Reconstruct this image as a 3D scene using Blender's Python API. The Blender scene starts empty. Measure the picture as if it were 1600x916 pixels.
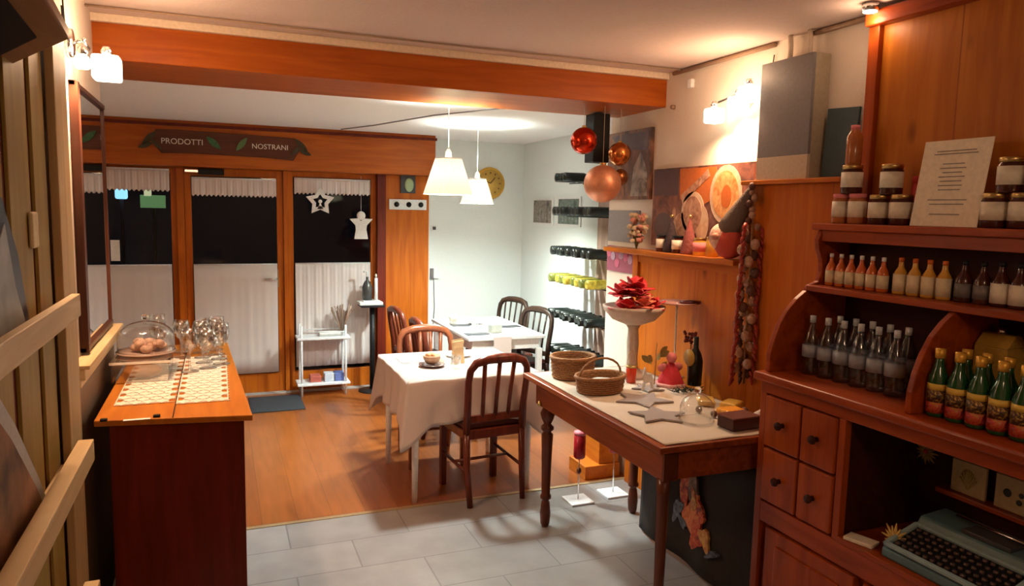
import bpy, math, random
from mathutils import Vector, Matrix
random.seed(7)
S = bpy.context.scene
col = S.collection
PI = math.pi

# ------------------------------------------------------------------ camera
cd = bpy.data.cameras.new('camera'); cam = bpy.data.objects.new('camera', cd); col.objects.link(cam)
cd.lens = 36.0 * 1137.0 / 1600.0; cd.sensor_width = 36.0; cd.clip_start = 0.05
f_ = 1137.0
vY = Vector((-460, 138, -f_)).normalized(); vX = Vector((2830, 68, -f_)).normalized()
vX = (vX - vY * vX.dot(vY)).normalized(); vZ = vX.cross(vY)
M3 = Matrix((vX, vY, vZ))
cam.matrix_world = Matrix.Translation((0, 0, 1.75)) @ M3.to_4x4()
S.camera = cam
# ------------------------------------------------------------------ world, exposure
w = bpy.data.worlds.new('night'); S.world = w; w.use_nodes = True
w.node_tree.nodes['Background'].inputs[0].default_value = (0.004, 0.005, 0.008, 1)
w.node_tree.nodes['Background'].inputs[1].default_value = 0.2
S.view_settings.view_transform = 'Standard'; S.view_settings.look = 'None'
S.view_settings.exposure = 0.82; S.view_settings.gamma = 1.0; S.view_settings.use_curve_mapping = False
E_PEND1, E_PEND2, E_SCR, E_SCL, E_ROOM, E_SPOT = 105, 122, 1.7, 4.6, 12, 1.0
WARM = (1.0, 0.62, 0.36); COOL = (0.86, 1.0, 0.96); MID = (1.0, 0.66, 0.42)

def tag(o, label=None, cat=None, group=None, kind=None):
    if label: o['label'] = label
    if cat: o['category'] = cat
    if group: o['group'] = group
    if kind: o['kind'] = kind
    return o
def empty(name, loc, rz=0, label=None, cat=None, group=None):
    o = bpy.data.objects.new(name, None); col.objects.link(o); o.empty_display_size = .05
    o.location = loc; o.rotation_euler = (0, 0, rz)
    return tag(o, label, cat, group)
def kids(o): return [c for c in list(col.objects) if c.parent == o]
def copy_tree(o, loc=None, rz=None, label=None, group=None, parent=None, scale=None):
    c = o.copy(); col.objects.link(c); c.parent = parent
    for ch in o.children: copy_tree(ch, parent=c)
    if loc is not None: c.location = loc
    if rz is not None: c.rotation_euler = (0, 0, rz)
    if scale is not None: c.scale = (scale[0], scale[1], scale[2])
    if label: c['label'] = label
    if group: c['group'] = group
    return c
ORD = ['first', 'second', 'third', 'fourth', 'fifth', 'sixth', 'seventh', 'eighth', 'ninth', 'tenth']
def point_light(name, loc, e, color, r=.04, parent=None):
    l = bpy.data.lights.new(name, 'POINT'); l.energy = e; l.color = color; l.shadow_soft_size = r
    o = bpy.data.objects.new(name, l); col.objects.link(o); o.location = loc; o.parent = parent
    return o
# added fill light, unseen behind the camera (its fixture is built below)
point_light('fill_light', (0.9, -0.4, 2.32), E_ROOM, (1, .66, .40), .14)

# ------------------------------------------------------------------ materials
MC = {}
def newmat(name):
    m = bpy.data.materials.new(name); m.use_nodes = True
    return m, m.node_tree, m.node_tree.nodes['Principled BSDF']
def mat(name, c, rough=.5, metal=0, trans=0, ior=1.45, emit=None, es=0, bump=0, bs=60, spec=.5, var=0):
    if name in MC: return MC[name]
    m, t, b = newmat(name)
    b.inputs['Base Color'].default_value = (*c, 1); b.inputs['Roughness'].default_value = rough
    b.inputs['Metallic'].default_value = metal; b.inputs['Transmission Weight'].default_value = trans
    b.inputs['IOR'].default_value = ior; b.inputs['Specular IOR Level'].default_value = spec
    if emit: b.inputs['Emission Color'].default_value = (*emit, 1); b.inputs['Emission Strength'].default_value = es
    tc = t.nodes.new('ShaderNodeTexCoord')
    n = t.nodes.new('ShaderNodeTexNoise'); n.inputs['Scale'].default_value = bs; n.inputs['Detail'].default_value = 4
    t.links.new(tc.outputs['Object'], n.inputs['Vector'])
    if bump:
        bp = t.nodes.new('ShaderNodeBump'); bp.inputs['Strength'].default_value = bump; bp.inputs['Distance'].default_value = .01
        t.links.new(n.outputs['Fac'], bp.inputs['Height']); t.links.new(bp.outputs['Normal'], b.inputs['Normal'])
    v = var if var else .08
    if trans == 0 and not emit:
        r = t.nodes.new('ShaderNodeValToRGB')
        r.color_ramp.elements[0].position = .3; r.color_ramp.elements[1].position = .7
        r.color_ramp.elements[0].color = (*[x * (1 - v) for x in c], 1)
        r.color_ramp.elements[1].color = (*[min(1, x * (1 + v)) for x in c], 1)
        t.links.new(n.outputs['Fac'], r.inputs['Fac']); t.links.new(r.outputs['Color'], b.inputs['Base Color'])
    MC[name] = m; return m
def wood(name, c1, c2, axis='z', rough=.35, scale=1.0, knots=False, coat=0, board=0, dark=(0.03, .01, .004), baxis='y'):
    if name in MC: return MC[name]
    m, t, b = newmat(name)
    N = t.nodes.new; L = t.links.new
    tc = N('ShaderNodeTexCoord'); mp = N('ShaderNodeMapping')
    s = {'x': (1.2, 14, 14), 'y': (14, 1.2, 14), 'z': (14, 14, 1.2)}[axis]
    mp.inputs['Scale'].default_value = tuple(q * scale for q in s)
    L(tc.outputs['Object'], mp.inputs['Vector'])
    n = N('ShaderNodeTexNoise'); n.inputs['Scale'].default_value = 1.6; n.inputs['Detail'].default_value = 7; n.inputs['Distortion'].default_value = .8
    L(mp.outputs['Vector'], n.inputs['Vector'])
    r = N('ShaderNodeValToRGB'); r.color_ramp.elements[0].position = .32; r.color_ramp.elements[1].position = .68
    r.color_ramp.elements[0].color = (*c2, 1); r.color_ramp.elements[1].color = (*c1, 1)
    L(n.outputs['Fac'], r.inputs['Fac']); out = r.outputs['Color']
    if knots:
        k = N('ShaderNodeTexVoronoi'); k.inputs['Scale'].default_value = 4.5; k.feature = 'F1'
        mk = N('ShaderNodeMapping'); ms = [1, 1, 1]; ms['xyz'.index(axis)] = .45; mk.inputs['Scale'].default_value = ms
        L(tc.outputs['Object'], mk.inputs['Vector']); L(mk.outputs['Vector'], k.inputs['Vector'])
        kr = N('ShaderNodeValToRGB'); kr.color_ramp.elements[0].position = .03; kr.color_ramp.elements[1].position = .12
        kr.color_ramp.elements[0].color = (0.35, .3, .28, 1); kr.color_ramp.elements[1].color = (1, 1, 1, 1)
        L(k.outputs['Distance'], kr.inputs['Fac'])
        mx = N('ShaderNodeMix'); mx.data_type = 'RGBA'; mx.blend_type = 'MULTIPLY'; mx.inputs['Factor'].default_value = 1
        L(out, mx.inputs['A']); L(kr.outputs['Color'], mx.inputs['B']); out = mx.outputs['Result']
    if board:
        sp = N('ShaderNodeSeparateXYZ'); L(tc.outputs['Object'], sp.inputs[0])
        d = N('ShaderNodeMath'); d.operation = 'DIVIDE'; d.inputs[1].default_value = board; L(sp.outputs['xyz'.index(baxis)], d.inputs[0])
        fr = N('ShaderNodeMath'); fr.operation = 'FRACT'; L(d.outputs[0], fr.inputs[0])
        lt = N('ShaderNodeMath'); lt.operation = 'LESS_THAN'; lt.inputs[1].default_value = .006 / board * 1.0; L(fr.outputs[0], lt.inputs[0])
        mx = N('ShaderNodeMix'); mx.data_type = 'RGBA'; L(lt.outputs[0], mx.inputs['Factor'])
        L(out, mx.inputs['A']); mx.inputs['B'].default_value = (*dark, 1); out = mx.outputs['Result']
    L(out, b.inputs['Base Color']); b.inputs['Roughness'].default_value = rough
    b.inputs['Specular IOR Level'].default_value = .22; b.inputs['Coat Weight'].default_value = coat*.5; b.inputs['Coat Roughness'].default_value = .15
    bp = N('ShaderNodeBump'); bp.inputs['Strength'].default_value = .12; bp.inputs['Distance'].default_value = .004
    L(n.outputs['Fac'], bp.inputs['Height']); L(bp.outputs['Normal'], b.inputs['Normal'])
    MC[name] = m; return m
def cloth_mat(name, c, transl=.3, weave=300):
    if name in MC: return MC[name]
    m, t, b = newmat(name); N = t.nodes.new; L = t.links.new
    b.inputs['Base Color'].default_value = (*c, 1); b.inputs['Roughness'].default_value = .9; b.inputs['Specular IOR Level'].default_value = .1
    tl = N('ShaderNodeBsdfTranslucent'); tl.inputs['Color'].default_value = (*c, 1)
    mx = N('ShaderNodeMixShader'); mx.inputs[0].default_value = transl
    tc = N('ShaderNodeTexCoord'); n = N('ShaderNodeTexNoise'); n.inputs['Scale'].default_value = weave
    L(tc.outputs['Object'], n.inputs['Vector'])
    bp = N('ShaderNodeBump'); bp.inputs['Strength'].default_value = .15; bp.inputs['Distance'].default_value = .002
    L(n.outputs['Fac'], bp.inputs['Height']); L(bp.outputs['Normal'], b.inputs['Normal'])
    L(b.outputs[0], mx.inputs[1]); L(tl.outputs[0], mx.inputs[2]); L(mx.outputs[0], t.nodes['Material Output'].inputs[0])
    MC[name] = m; return m
def brick_mat(name, c1, c2, cm, bw, rh, mortar, off, rough, rot=0, noise=0.5, nscale=6, spec=.5, grain=None):
    m, t, b = newmat(name); N = t.nodes.new; L = t.links.new
    tc = N('ShaderNodeTexCoord'); mp = N('ShaderNodeMapping'); mp.inputs['Rotation'].default_value = (0, 0, rot)
    L(tc.outputs['Object'], mp.inputs['Vector'])
    br = N('ShaderNodeTexBrick'); br.inputs['Scale'].default_value = 1; br.inputs['Brick Width'].default_value = bw
    br.inputs['Row Height'].default_value = rh; br.inputs['Mortar Size'].default_value = mortar; br.offset = off
    br.inputs['Color1'].default_value = (*c1, 1); br.inputs['Color2'].default_value = (*c2, 1); br.inputs['Mortar'].default_value = (*cm, 1)
    L(mp.outputs['Vector'], br.inputs['Vector'])
    n = N('ShaderNodeTexNoise'); n.inputs['Scale'].default_value = nscale; n.inputs['Detail'].default_value = 6
    if grain:
        mg = N('ShaderNodeMapping'); mg.inputs['Scale'].default_value = grain; L(mp.outputs['Vector'], mg.inputs['Vector']); L(mg.outputs['Vector'], n.inputs['Vector'])
    else: L(mp.outputs['Vector'], n.inputs['Vector'])
    r = N('ShaderNodeValToRGB'); r.color_ramp.elements[0].position = .3; r.color_ramp.elements[1].position = .7
    r.color_ramp.elements[0].color = (1 - noise, 1 - noise, 1 - noise, 1); r.color_ramp.elements[1].color = (1, 1, 1, 1)
    L(n.outputs['Fac'], r.inputs['Fac'])
    mx = N('ShaderNodeMix'); mx.data_type = 'RGBA'; mx.blend_type = 'MULTIPLY'; mx.inputs['Factor'].default_value = 1
    L(br.outputs['Color'], mx.inputs['A']); L(r.outputs['Color'], mx.inputs['B']); L(mx.outputs['Result'], b.inputs['Base Color'])
    b.inputs['Roughness'].default_value = rough; b.inputs['Specular IOR Level'].default_value = spec
    bp = N('ShaderNodeBump'); bp.inputs['Strength'].default_value = .15; bp.inputs['Distance'].default_value = .003; bp.invert = True
    L(br.outputs['Fac'], bp.inputs['Height']); L(bp.outputs['Normal'], b.inputs['Normal'])
    return m

def blotch(name, cols, scale=4, rough=.5, stretch=(1, 1, 1)):
    m, t, b = newmat(name); N = t.nodes.new; L = t.links.new
    tc = N('ShaderNodeTexCoord'); mp = N('ShaderNodeMapping'); mp.inputs['Scale'].default_value = stretch
    n = N('ShaderNodeTexNoise'); n.inputs['Scale'].default_value = scale; n.inputs['Detail'].default_value = 3; n.inputs['Distortion'].default_value = 1.2
    L(tc.outputs['Object'], mp.inputs['Vector']); L(mp.outputs['Vector'], n.inputs['Vector'])
    r = N('ShaderNodeValToRGB'); e = r.color_ramp.elements
    while len(e) < len(cols): e.new(.5)
    for i, c in enumerate(cols): e[i].position = .32+.36*i/(len(cols)-1); e[i].color = (*c, 1)
    L(n.outputs['Fac'], r.inputs['Fac']); L(r.outputs['Color'], b.inputs['Base Color']); b.inputs['Roughness'].default_value = rough
    MC[name] = m; return m
OW = wood('orange_wood', (.47, .115, .009), (.34, .068, .005), 'x', .38)
OWZ = wood('orange_wood_upright', (.52, .135, .010), (.38, .08, .006), 'z', .38)
OWY = wood('orange_wood_depth', (.56, .17, .014), (.42, .10, .008), 'y', .38)
REDW = wood('red_jamb_wood', (.16, .018, .008), (.09, .01, .005), 'z', .4)
PANEL = wood('pine_panelling', (.55, .15, .008), (.43, .095, .005), 'z', .4, knots=True, board=.48, dark=(.30, .07, .006))
HUTCH = wood('hutch_wood', (.36, .060, .007), (.22, .030, .004), 'y', .38, knots=True, coat=.15)
HUTCHZ = wood('hutch_wood_upright', (.38, .068, .008), (.24, .034, .004), 'z', .38, knots=True, coat=.15)
HBACK = wood('hutch_back_pine', (.50, .165, .014), (.38, .105, .009), 'z', .42, knots=True, board=.36, dark=(.30, .08, .01))
HDARK = wood('hutch_shade_wood', (.055, .010, .004), (.03, .005, .002), 'y', .6)  # hutch wood blackened, recess shade put into the colour; drawer knobs use it too
CHERRY = wood('cherry_counter_side', (.19, .018, .007), (.12, .010, .004), 'z', .32, coat=.1)
CTOP = wood('cherry_counter_top', (.56, .19, .02), (.44, .13, .012), 'y', .4, coat=.15)
CHAIRW = wood('dark_chair_wood', (.17, .034, .016), (.085, .015, .007), 'z', .3, coat=.3)
CHAIRO = wood('lit_chair_wood', (.26, .075, .03), (.15, .036, .014), 'z', .3, coat=.3)  # lighter copy of the chair wood, orange reflected light put into its colour
TABW = wood('antique_table_wood', (.30, .070, .020), (.17, .032, .010), 'y', .35, coat=.2)
TABD = wood('antique_table_leg_wood', (.14, .04, .02), (.07, .02, .01), 'z', .3, coat=.3)
RACKW = wood('cream_rack_wood', (.72, .55, .32), (.60, .42, .22), 'y', .5)
RACKP = wood('olive_rack_planks', (.36, .245, .06), (.27, .17, .04), 'z', .5)
DARKW = wood('dark_mirror_wood', (.10, .035, .018), (.05, .015, .008), 'z', .35)
CANW = wood('brown_frame_wood', (.30, .14, .055), (.2, .085, .032), 'y', .45)
WALL = mat('cream_plaster', (.74, .64, .54), .85, bump=.12, bs=90, spec=.2, var=.02)
WALLB = mat('white_plaster', (.80, .84, .82), .85, bump=.12, bs=90, spec=.2, var=.02)
CEILW = mat('ceiling_white', (.90, .87, .86), .9, bump=.15, bs=60, spec=.1, var=.03)
CEIL = mat('ceiling_plaster', (.62, .50, .44), .9, bump=.15, bs=60, spec=.1, var=.03)
WHITE = mat('white_paint', (.80, .80, .78), .45)
WMET = mat('white_metal', (.82, .84, .86), .35)
BLACK = mat('black_paint', (.010, .010, .011), .5, spec=.3)
CHROME = mat('chrome', (.75, .75, .75), .18, 1)
BRASS = mat('brass', (.6, .42, .16), .3, 1)
LINEN = cloth_mat('tablecloth_linen', (.70, .59, .54), .08)
CURT = cloth_mat('curtain_voile', (.86, .78, .75), .15, 200)
LACE = mat('lace_cotton', (.86, .78, .66), .9, bump=.4, bs=260, spec=.1)
PAPER = mat('cream_paper', (.80, .72, .58), .7)
PAPERW = mat('white_paper', (.85, .84, .80), .7)
INK = mat('grey_ink', (.28, .24, .2), .8)
GLASS = mat('clear_glass', (.97, .98, .98), .02, trans=1, ior=1.45)
def thin(name, tint=(.97, .98, .98), refl=1.0, base=.03):
    m, t, b = newmat(name); N = t.nodes.new; L = t.links.new
    tr = N('ShaderNodeBsdfTransparent'); tr.inputs[0].default_value = (*tint, 1)
    gl = N('ShaderNodeBsdfGlossy'); gl.inputs['Roughness'].default_value = .04
    lw = N('ShaderNodeLayerWeight'); lw.inputs[0].default_value = .5
    fr = N('ShaderNodeMath'); fr.operation = 'POWER'; fr.inputs[1].default_value = 3.5; L(lw.outputs['Facing'], fr.inputs[0])
    ma = N('ShaderNodeMath'); ma.operation = 'MULTIPLY_ADD'; ma.inputs[1].default_value = refl; ma.inputs[2].default_value = base; ma.use_clamp = True
    mx = N('ShaderNodeMixShader'); L(fr.outputs[0], ma.inputs[0]); L(ma.outputs[0], mx.inputs[0]); L(tr.outputs[0], mx.inputs[1]); L(gl.outputs[0], mx.inputs[2])
    L(mx.outputs[0], t.nodes['Material Output'].inputs[0]); t.nodes.remove(b); return m
GLASS = thin('thin_clear_glass', refl=.9, base=.17); NIGHT = thin('window_glass', (.93, .95, .95), .9, .02); PETT = thin('thin_plastic', (.80, .84, .88), .7, .09)
PET = mat('clear_plastic', (.90, .94, .97), .06, trans=1, ior=1.25)
MAROON = mat('maroon_leather', (.085, .018, .016), .38, bump=.1, bs=120)
DGREEN = mat('green_bottle_glass', (.012, .07, .02), .08, spec=.8)
DBOT = mat('dark_bottle_glass', (.008, .012, .010), .28, spec=.4)
NAVY = mat('navy_card', (.02, .03, .07), .4)
GOLD = mat('gold_cap', (.75, .42, .06), .35, .4)
YEL = mat('yellow_print', (.70, .48, .08), .5)
RED = mat('red_print', (.55, .025, .02), .45)
PINK = mat('pink_felt', (.72, .22, .24), .9)
CREAM = mat('cream_label', (.74, .62, .42), .6)
LABW = mat('white_label', (.76, .70, .58), .6)
ORJ = mat('orange_juice', (.62, .13, .015), .15, spec=.7)
YJ = mat('yellow_juice', (.66, .34, .05), .15, spec=.7)
JAM = mat('dark_jam', (.06, .012, .008), .12, spec=.7)
PEACH = mat('peach_preserve', (.40, .13, .035), .15, spec=.7)
WICK = mat('wicker', (.33, .16, .065), .75, bump=.6, bs=140, var=.35)
GREY = mat('grey_paint', (.17, .155, .16), .5)
DGREY = mat('dark_grey_paint', (.05, .05, .055), .5)
TEAL = mat('teal_metal', (.09, .17, .19), .4)
GREEN = mat('leaf_green', (.045, .14, .045), .6, var=.25)
STEEL = mat('brushed_steel', (.5, .5, .52), .35, .9)
GREYF = mat('grey_felt', (.33, .29, .28), .95, bump=.3, bs=200, spec=.1)

# ------------------------------------------------------------------ mesh builder
class MB:
    def __init__(s): s.v = []; s.f = []; s.m = []; s.sm = []
    def add(s, vs, fs, mi=0, smooth=False):
        o = len(s.v); s.v += [tuple(p) for p in vs]
        for f in fs: s.f.append(tuple(i + o for i in f)); s.m.append(mi); s.sm.append(smooth)
        return s
    def box(s, a, b, mi=0, R=None, c=None):
        x0, y0, z0 = a; x1, y1, z1 = b
        vs = [(x0,y0,z0),(x1,y0,z0),(x1,y1,z0),(x0,y1,z0),(x0,y0,z1),(x1,y0,z1),(x1,y1,z1),(x0,y1,z1)]
        if R is not None:
            c = Vector(c if c else ((x0+x1)/2,(y0+y1)/2,(z0+z1)/2)); vs = [c + R @ (Vector(p) - c) for p in vs]
        return s.add(vs, [(0,3,2,1),(4,5,6,7),(0,1,5,4),(1,2,6,5),(2,3,7,6),(3,0,4,7)], mi)
    def lathe(s, prof, c=(0,0,0), n=24, mi=0, R=None, sx=1, sy=1, wob=0, wn=0, wp=0):
        vs = []; fs = []; c = Vector(c)
        for r, z in prof:
            for k in range(n):
                a = 2*PI*k/n; rr = r * (1 + wob*math.cos(wn*a + wp))
                p = Vector((rr*math.cos(a)*sx, rr*math.sin(a)*sy, z))
                vs.append(c + (R @ p if R else p))
        for i in range(len(prof)-1):
            for k in range(n):
                k2 = (k+1) % n; fs.append((i*n+k, i*n+k2, (i+1)*n+k2, (i+1)*n+k))
        if prof[0][0] > 1e-5: fs.append(tuple(range(n-1, -1, -1)))
        if prof[-1][0] > 1e-5: fs.append(tuple((len(prof)-1)*n+k for k in range(n)))
        return s.add(vs, fs, mi, True)
    def tube(s, pts, r, n=8, mi=0, closed=False):
        pts = [Vector(p) for p in pts]; rs = r if isinstance(r, (list, tuple)) else [r]*len(pts)
        vs = []; fs = []; m = len(pts); up = Vector((0.13, .21, 1)).normalized()
        prev = None
        for i, p in enumerate(pts):
            if closed: d = pts[(i+1) % m] - pts[i-1]
            else: d = pts[min(i+1, m-1)] - pts[max(i-1, 0)]
            d.normalize()
            if prev is None:
                a = d.cross(up); a = a if a.length > .1 else d.cross(Vector((1, 0, 0)))
            else: a = prev - d * prev.dot(d)
            a.normalize(); prev = a; b = d.cross(a)
            for k in range(n):
                t = 2*PI*k/n; vs.append(p + (a*math.cos(t) + b*math.sin(t)) * rs[i])
        for i in range(m if closed else m-1):
            j = (i+1) % m
            for k in range(n):
                k2 = (k+1) % n; fs.append((i*n+k, i*n+k2, j*n+k2, j*n+k))
        if not closed: fs.append(tuple(range(n-1, -1, -1))); fs.append(tuple((m-1)*n+k for k in range(n)))
        return s.add(vs, fs, mi, True)
    def sphere(s, c, r, mi=0, n=16, sc=(1,1,1), R=None):
        vs = []; fs = []; m = n//2; c = Vector(c)
        for i in range(m+1):
            t = PI*i/m
            for k in range(n):
                a = 2*PI*k/n; p = Vector((r*sc[0]*math.sin(t)*math.cos(a), r*sc[1]*math.sin(t)*math.sin(a), -r*sc[2]*math.cos(t)))
                vs.append(c + (R @ p if R else p))
        for i in range(m):
            for k in range(n):
                k2 = (k+1) % n; fs.append((i*n+k, i*n+k2, (i+1)*n+k2, (i+1)*n+k))
        return s.add(vs, fs, mi, True)
    def prism(s, poly, d0, d1, plane='xz', mi=0, F=None):
        # poly in 2D, extruded along the third axis from d0 to d1
        def P(u, v, d):
            p = {'xz': (u, d, v), 'xy': (u, v, d), 'yz': (d, u, v)}[plane]
            return F @ Vector(p) if F else p
        n = len(poly); vs = [P(u, v, d0) for u, v in poly] + [P(u, v, d1) for u, v in poly]
        fs = [tuple(range(n)), tuple(range(2*n-1, n-1, -1))] + [(i, i+n, (i+1) % n + n, (i+1) % n) for i in range(n)]
        return s.add(vs, fs, mi)
    def grid(s, fn, nu, nv, mi=0, closed=False):
        vs = [fn(i/(nu if closed else nu-1), j/(nv-1)) for j in range(nv) for i in range(nu)]
        fs = []
        for j in range(nv-1):
            for i in range(nu if closed else nu-1):
                i2 = (i+1) % nu; fs.append((j*nu+i, j*nu+i2, (j+1)*nu+i2, (j+1)*nu+i))
        return s.add(vs, fs, mi, True)
    def build(s, name, mats, parent=None, loc=None, bevel=0, solid=0, rz=None, sub=0, fix=True):
        me = bpy.data.meshes.new(name); me.from_pydata(s.v, [], s.f)
        if not isinstance(mats, (list, tuple)): mats = [mats]
        for m in mats: me.materials.append(m)
        me.polygons.foreach_set('material_index', s.m); me.polygons.foreach_set('use_smooth', s.sm)
        me.update()
        if fix:
            import bmesh
            bm = bmesh.new(); bm.from_mesh(me); bmesh.ops.remove_doubles(bm, verts=bm.verts, dist=1e-6) if False else None
            bmesh.ops.recalc_face_normals(bm, faces=bm.faces); bm.to_mesh(me); bm.free()
        o = bpy.data.objects.new(name, me); col.objects.link(o)
        if parent: o.parent = parent
        if loc is not None: o.location = loc
        if rz is not None: o.rotation_euler = (0, 0, rz)
        if solid:
            q = o.modifiers.new('solid', 'SOLIDIFY'); q.thickness = solid; q.offset = 0
        if bevel:
            q = o.modifiers.new('bevel', 'BEVEL'); q.width = bevel; q.segments = 2; q.limit_method = 'ANGLE'
        if sub:
            q = o.modifiers.new('sub', 'SUBSURF'); q.levels = sub; q.render_levels = sub
        return o
def box(name, a, b, m, parent=None, bevel=0, label=None, cat=None, kind=None, group=None, loc=None):
    """box between world corners a, b; origin at its own base when top-level"""
    if parent is None and loc is None:
        c = Vector(((a[0]+b[0])/2, (a[1]+b[1])/2, a[2]))
        o = MB().box(Vector(a)-c, Vector(b)-c).build(name, m, None, c, bevel)
    else: o = MB().box(a, b).build(name, m, parent, loc, bevel)
    return tag(o, label, cat, group, kind)
def struct(name, a, b, m, bevel=0, parent=None):
    o = MB().box(a, b).build(name, m, parent, None, bevel)
    if parent is None: o['kind'] = 'structure'
    return o
def text(name, s, size, m, parent, M, depth=.002, bold=0):
    cu = bpy.data.curves.new(name, 'FONT'); cu.body = s; cu.size = size; cu.extrude = depth; cu.align_x = 'CENTER'; cu.align_y = 'CENTER'; cu.offset = bold
    t = bpy.data.objects.new(name + '_tmp', cu); col.objects.link(t)
    dg = bpy.context.evaluated_depsgraph_get(); me = bpy.data.meshes.new_from_object(t.evaluated_get(dg))
    bpy.data.objects.remove(t); me.materials.clear(); me.materials.append(m)
    for p in me.polygons: p.material_index = 0
    o = bpy.data.objects.new(name, me); col.objects.link(o); o.parent = parent; o.matrix_local = M
    return o
RX = lambda a: Matrix.Rotation(a, 3, 'X'); RY = lambda a: Matrix.Rotation(a, 3, 'Y'); RZ = lambda a: Matrix.Rotation(a, 3, 'Z')

# ================================================================== SETTING
XL, XR, CZ, CB = -.5, 2.5, 2.58, 2.45
TILE = brick_mat('grey_tiles', (.35, .325, .32), (.305, .285, .28), (.21, .195, .19), .62, .31, .004, .5, .32, 0, .22, 5)
LAM = brick_mat('orange_laminate', (.36, .105, .020), (.29, .076, .013), (.18, .045, .01), 1.2, .19, .0015, .4, .3, PI/2, .25, 3, grain=(1, 9, 1))
struct('floor', (-2, -2, -.05), (3.2, 4.04, 0), TILE)
struct('floor_dining', (-2, 4.04, -.05), (3.2, 7.4, 0), LAM)
struct('trim_1', (-.6, 4.025, 0), (2.5, 4.055, .004), mat('edge_light_strip', (.5, .36, .2), .4, .6))  # strip standing in for the edge light between tile and laminate
struct('ceiling', (-1.4, -2, CZ), (3.2, 3.79, CZ+.1), CEIL)
struct('ceiling_dining', (-1.4, 4.36, CB), (3.2, 7.4, CB+.1), CEILW)
struct('wall_right', (XR, -2, 0), (XR+.12, 4.43, CZ), WALL)
struct('wall_right_return', (XR+.12, 4.31, 0), (3.12, 4.43, CZ), WALLB)
struct('wall_right_dining', (3.0, 4.43, 0), (3.12, 7.3, CZ), WALLB)
struct('wall_left', (XL-.12, -2, 0), (XL, 3.97, CZ), WALL)
struct('wall_left_return', (-1.32, 3.85, 0), (XL-.12, 3.97, CZ), WALL)
struct('wall_left_dining', (-1.32, 3.97, 0), (-1.2, 7.3, CZ), WALL)
struct('wall_rear', (-.62, -2.1, 0), (3.12, -2, CZ), WALL)
struct('wall_back', (1.95, 7.17, 0), (3.0, 7.29, CZ), WALLB)
# ceiling beam
bm_ = MB().box((XL-.7, 3.79, 2.385), (3.0, 4.36, 2.545))
o = bm_.build('trim_2', OW, None, None, .004); o['kind'] = 'structure'
struct('trim_3', (XL-.6, 3.765, 2.545), (XR, 4.36, 2.58), mat('cream_moulding', (.80, .66, .50), .6), .003)
o = MB().tube([(XL, 3.62, 2.572), (XR-.02, 3.62, 2.572)], .005).build('trim_4', mat('brown_joint', (.35, .24, .16), .7)); o['kind'] = 'structure'
# back header over the doors
hd = MB().box((-1.2, 6.85, 2.07), (1.95, 7.29, CB)).build('trim_5', OW, None, None, .004); hd['kind'] = 'structure'
struct('trim_6', (-1.2, 6.835, 2.40), (1.96, 6.85, 2.425), REDW)
# wooden column right of the doors
struct('trim_7', (1.50, 7.02, 0), (1.935, 7.29, 2.07), OWZ, .004)
struct('trim_8', (1.95, 7.14, 0), (1.98, 7.17, 2.40), mat('pale_edge', (.8, .76, .68), .6))
# door and fixed side windows -----------------------------------------------
def pane_unit(name, x0, x1, kind_door=False):
    r = empty(name, ((x0+x1)/2, 7.1, 0)); r['kind'] = 'structure'; c = (x0+x1)/2
    m = MB(); y0, y1 = -.035, .035; fw = .055 if kind_door else .05; bt = .19; w_ = (x1-x0)/2
    m.box((-w_, y0, 0), (-w_+fw, y1, 2.07)); m.box((w_-fw, y0, 0), (w_, y1, 2.07))
    m.box((-w_+fw, y0, 0), (w_-fw, y1, bt)); m.box((-w_+fw, y0, 2.0 if kind_door else 2.02), (w_-fw, y1, 2.07))
    m.build('door_frame' if kind_door else 'window_frame', OWZ, r, bevel=.003)
    MB().box((-w_+fw, -.004, bt), (w_-fw, .004, 2.01)).build('glass_pane', NIGHT, r)
    return r
d1 = pane_unit('door_1', -.27, .56, True)
pane_unit('window_1', -1.2, -.33); pane_unit('window_2', .60, 1.42)
hd = MB(); hd.box((.335, -.05, 1.00), (.365, -.035, 1.16)); hd.tube([(.35, -.05, 1.08), (.35, -.085, 1.08), (.24, -.09, 1.08)], .009)
hd.build('door_handle', CHROME, d1)
struct('trim_9', (-.33, 7.03, 0), (-.272, 7.16, 2.07), OWZ)
struct('trim_10', (.562, 7.04, 0), (.598, 7.16, 2.07), OWZ)
struct('trim_11', (1.42, 6.98, 0), (1.50, 7.16, 2.07), REDW)
struct('trim_12', (-1.2, 7.0, 0), (1.42, 7.06, .012), mat('stone_threshold', (.4, .38, .36), .6))
# ground outside, with glowing boxes added for coloured spots seen in the glass
struct('ground_outside', (-4, 7.3, -.12), (6, 14, -.02), mat('dark_paving', (.06, .055, .05), .8))
r = empty('outside_blue_glow', (-.97, 9.0, 0), 0, 'pale blue glowing box on a post added beyond the left pane', 'street lamp')
MB().tube([(0, 0, -.02), (0, 0, 1.80)], .02).build('post', BLACK, r); MB().box((-.06, -.04, 1.79), (.06, .04, 1.90)).build('blue_glow_box', mat('blue_glow', (.5, .8, 1), .5, emit=(.25, .6, .9), es=.9), r, bevel=.02)
r = empty('outside_green_glow', (-.66, 9.05, 0), 0, 'small green glowing box on a post added beyond the left pane', 'sign')
MB().tube([(0, 0, -.02), (0, 0, 1.72)], .02).build('post', BLACK, r); MB().box((-.13, -.03, 1.70), (.12, .03, 1.84)).build('green_glow_box', mat('green_glow', (.1, .3, .1), .5, emit=(.10, .20, .08), es=.5), r); MB().box((-.09, -.04, 1.83), (-.02, .03, 1.93)).build('cream_glow_box', mat('cream_glow', (.5, .5, .3), .5, emit=(.6, .6, .35), es=.5), r)
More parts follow.
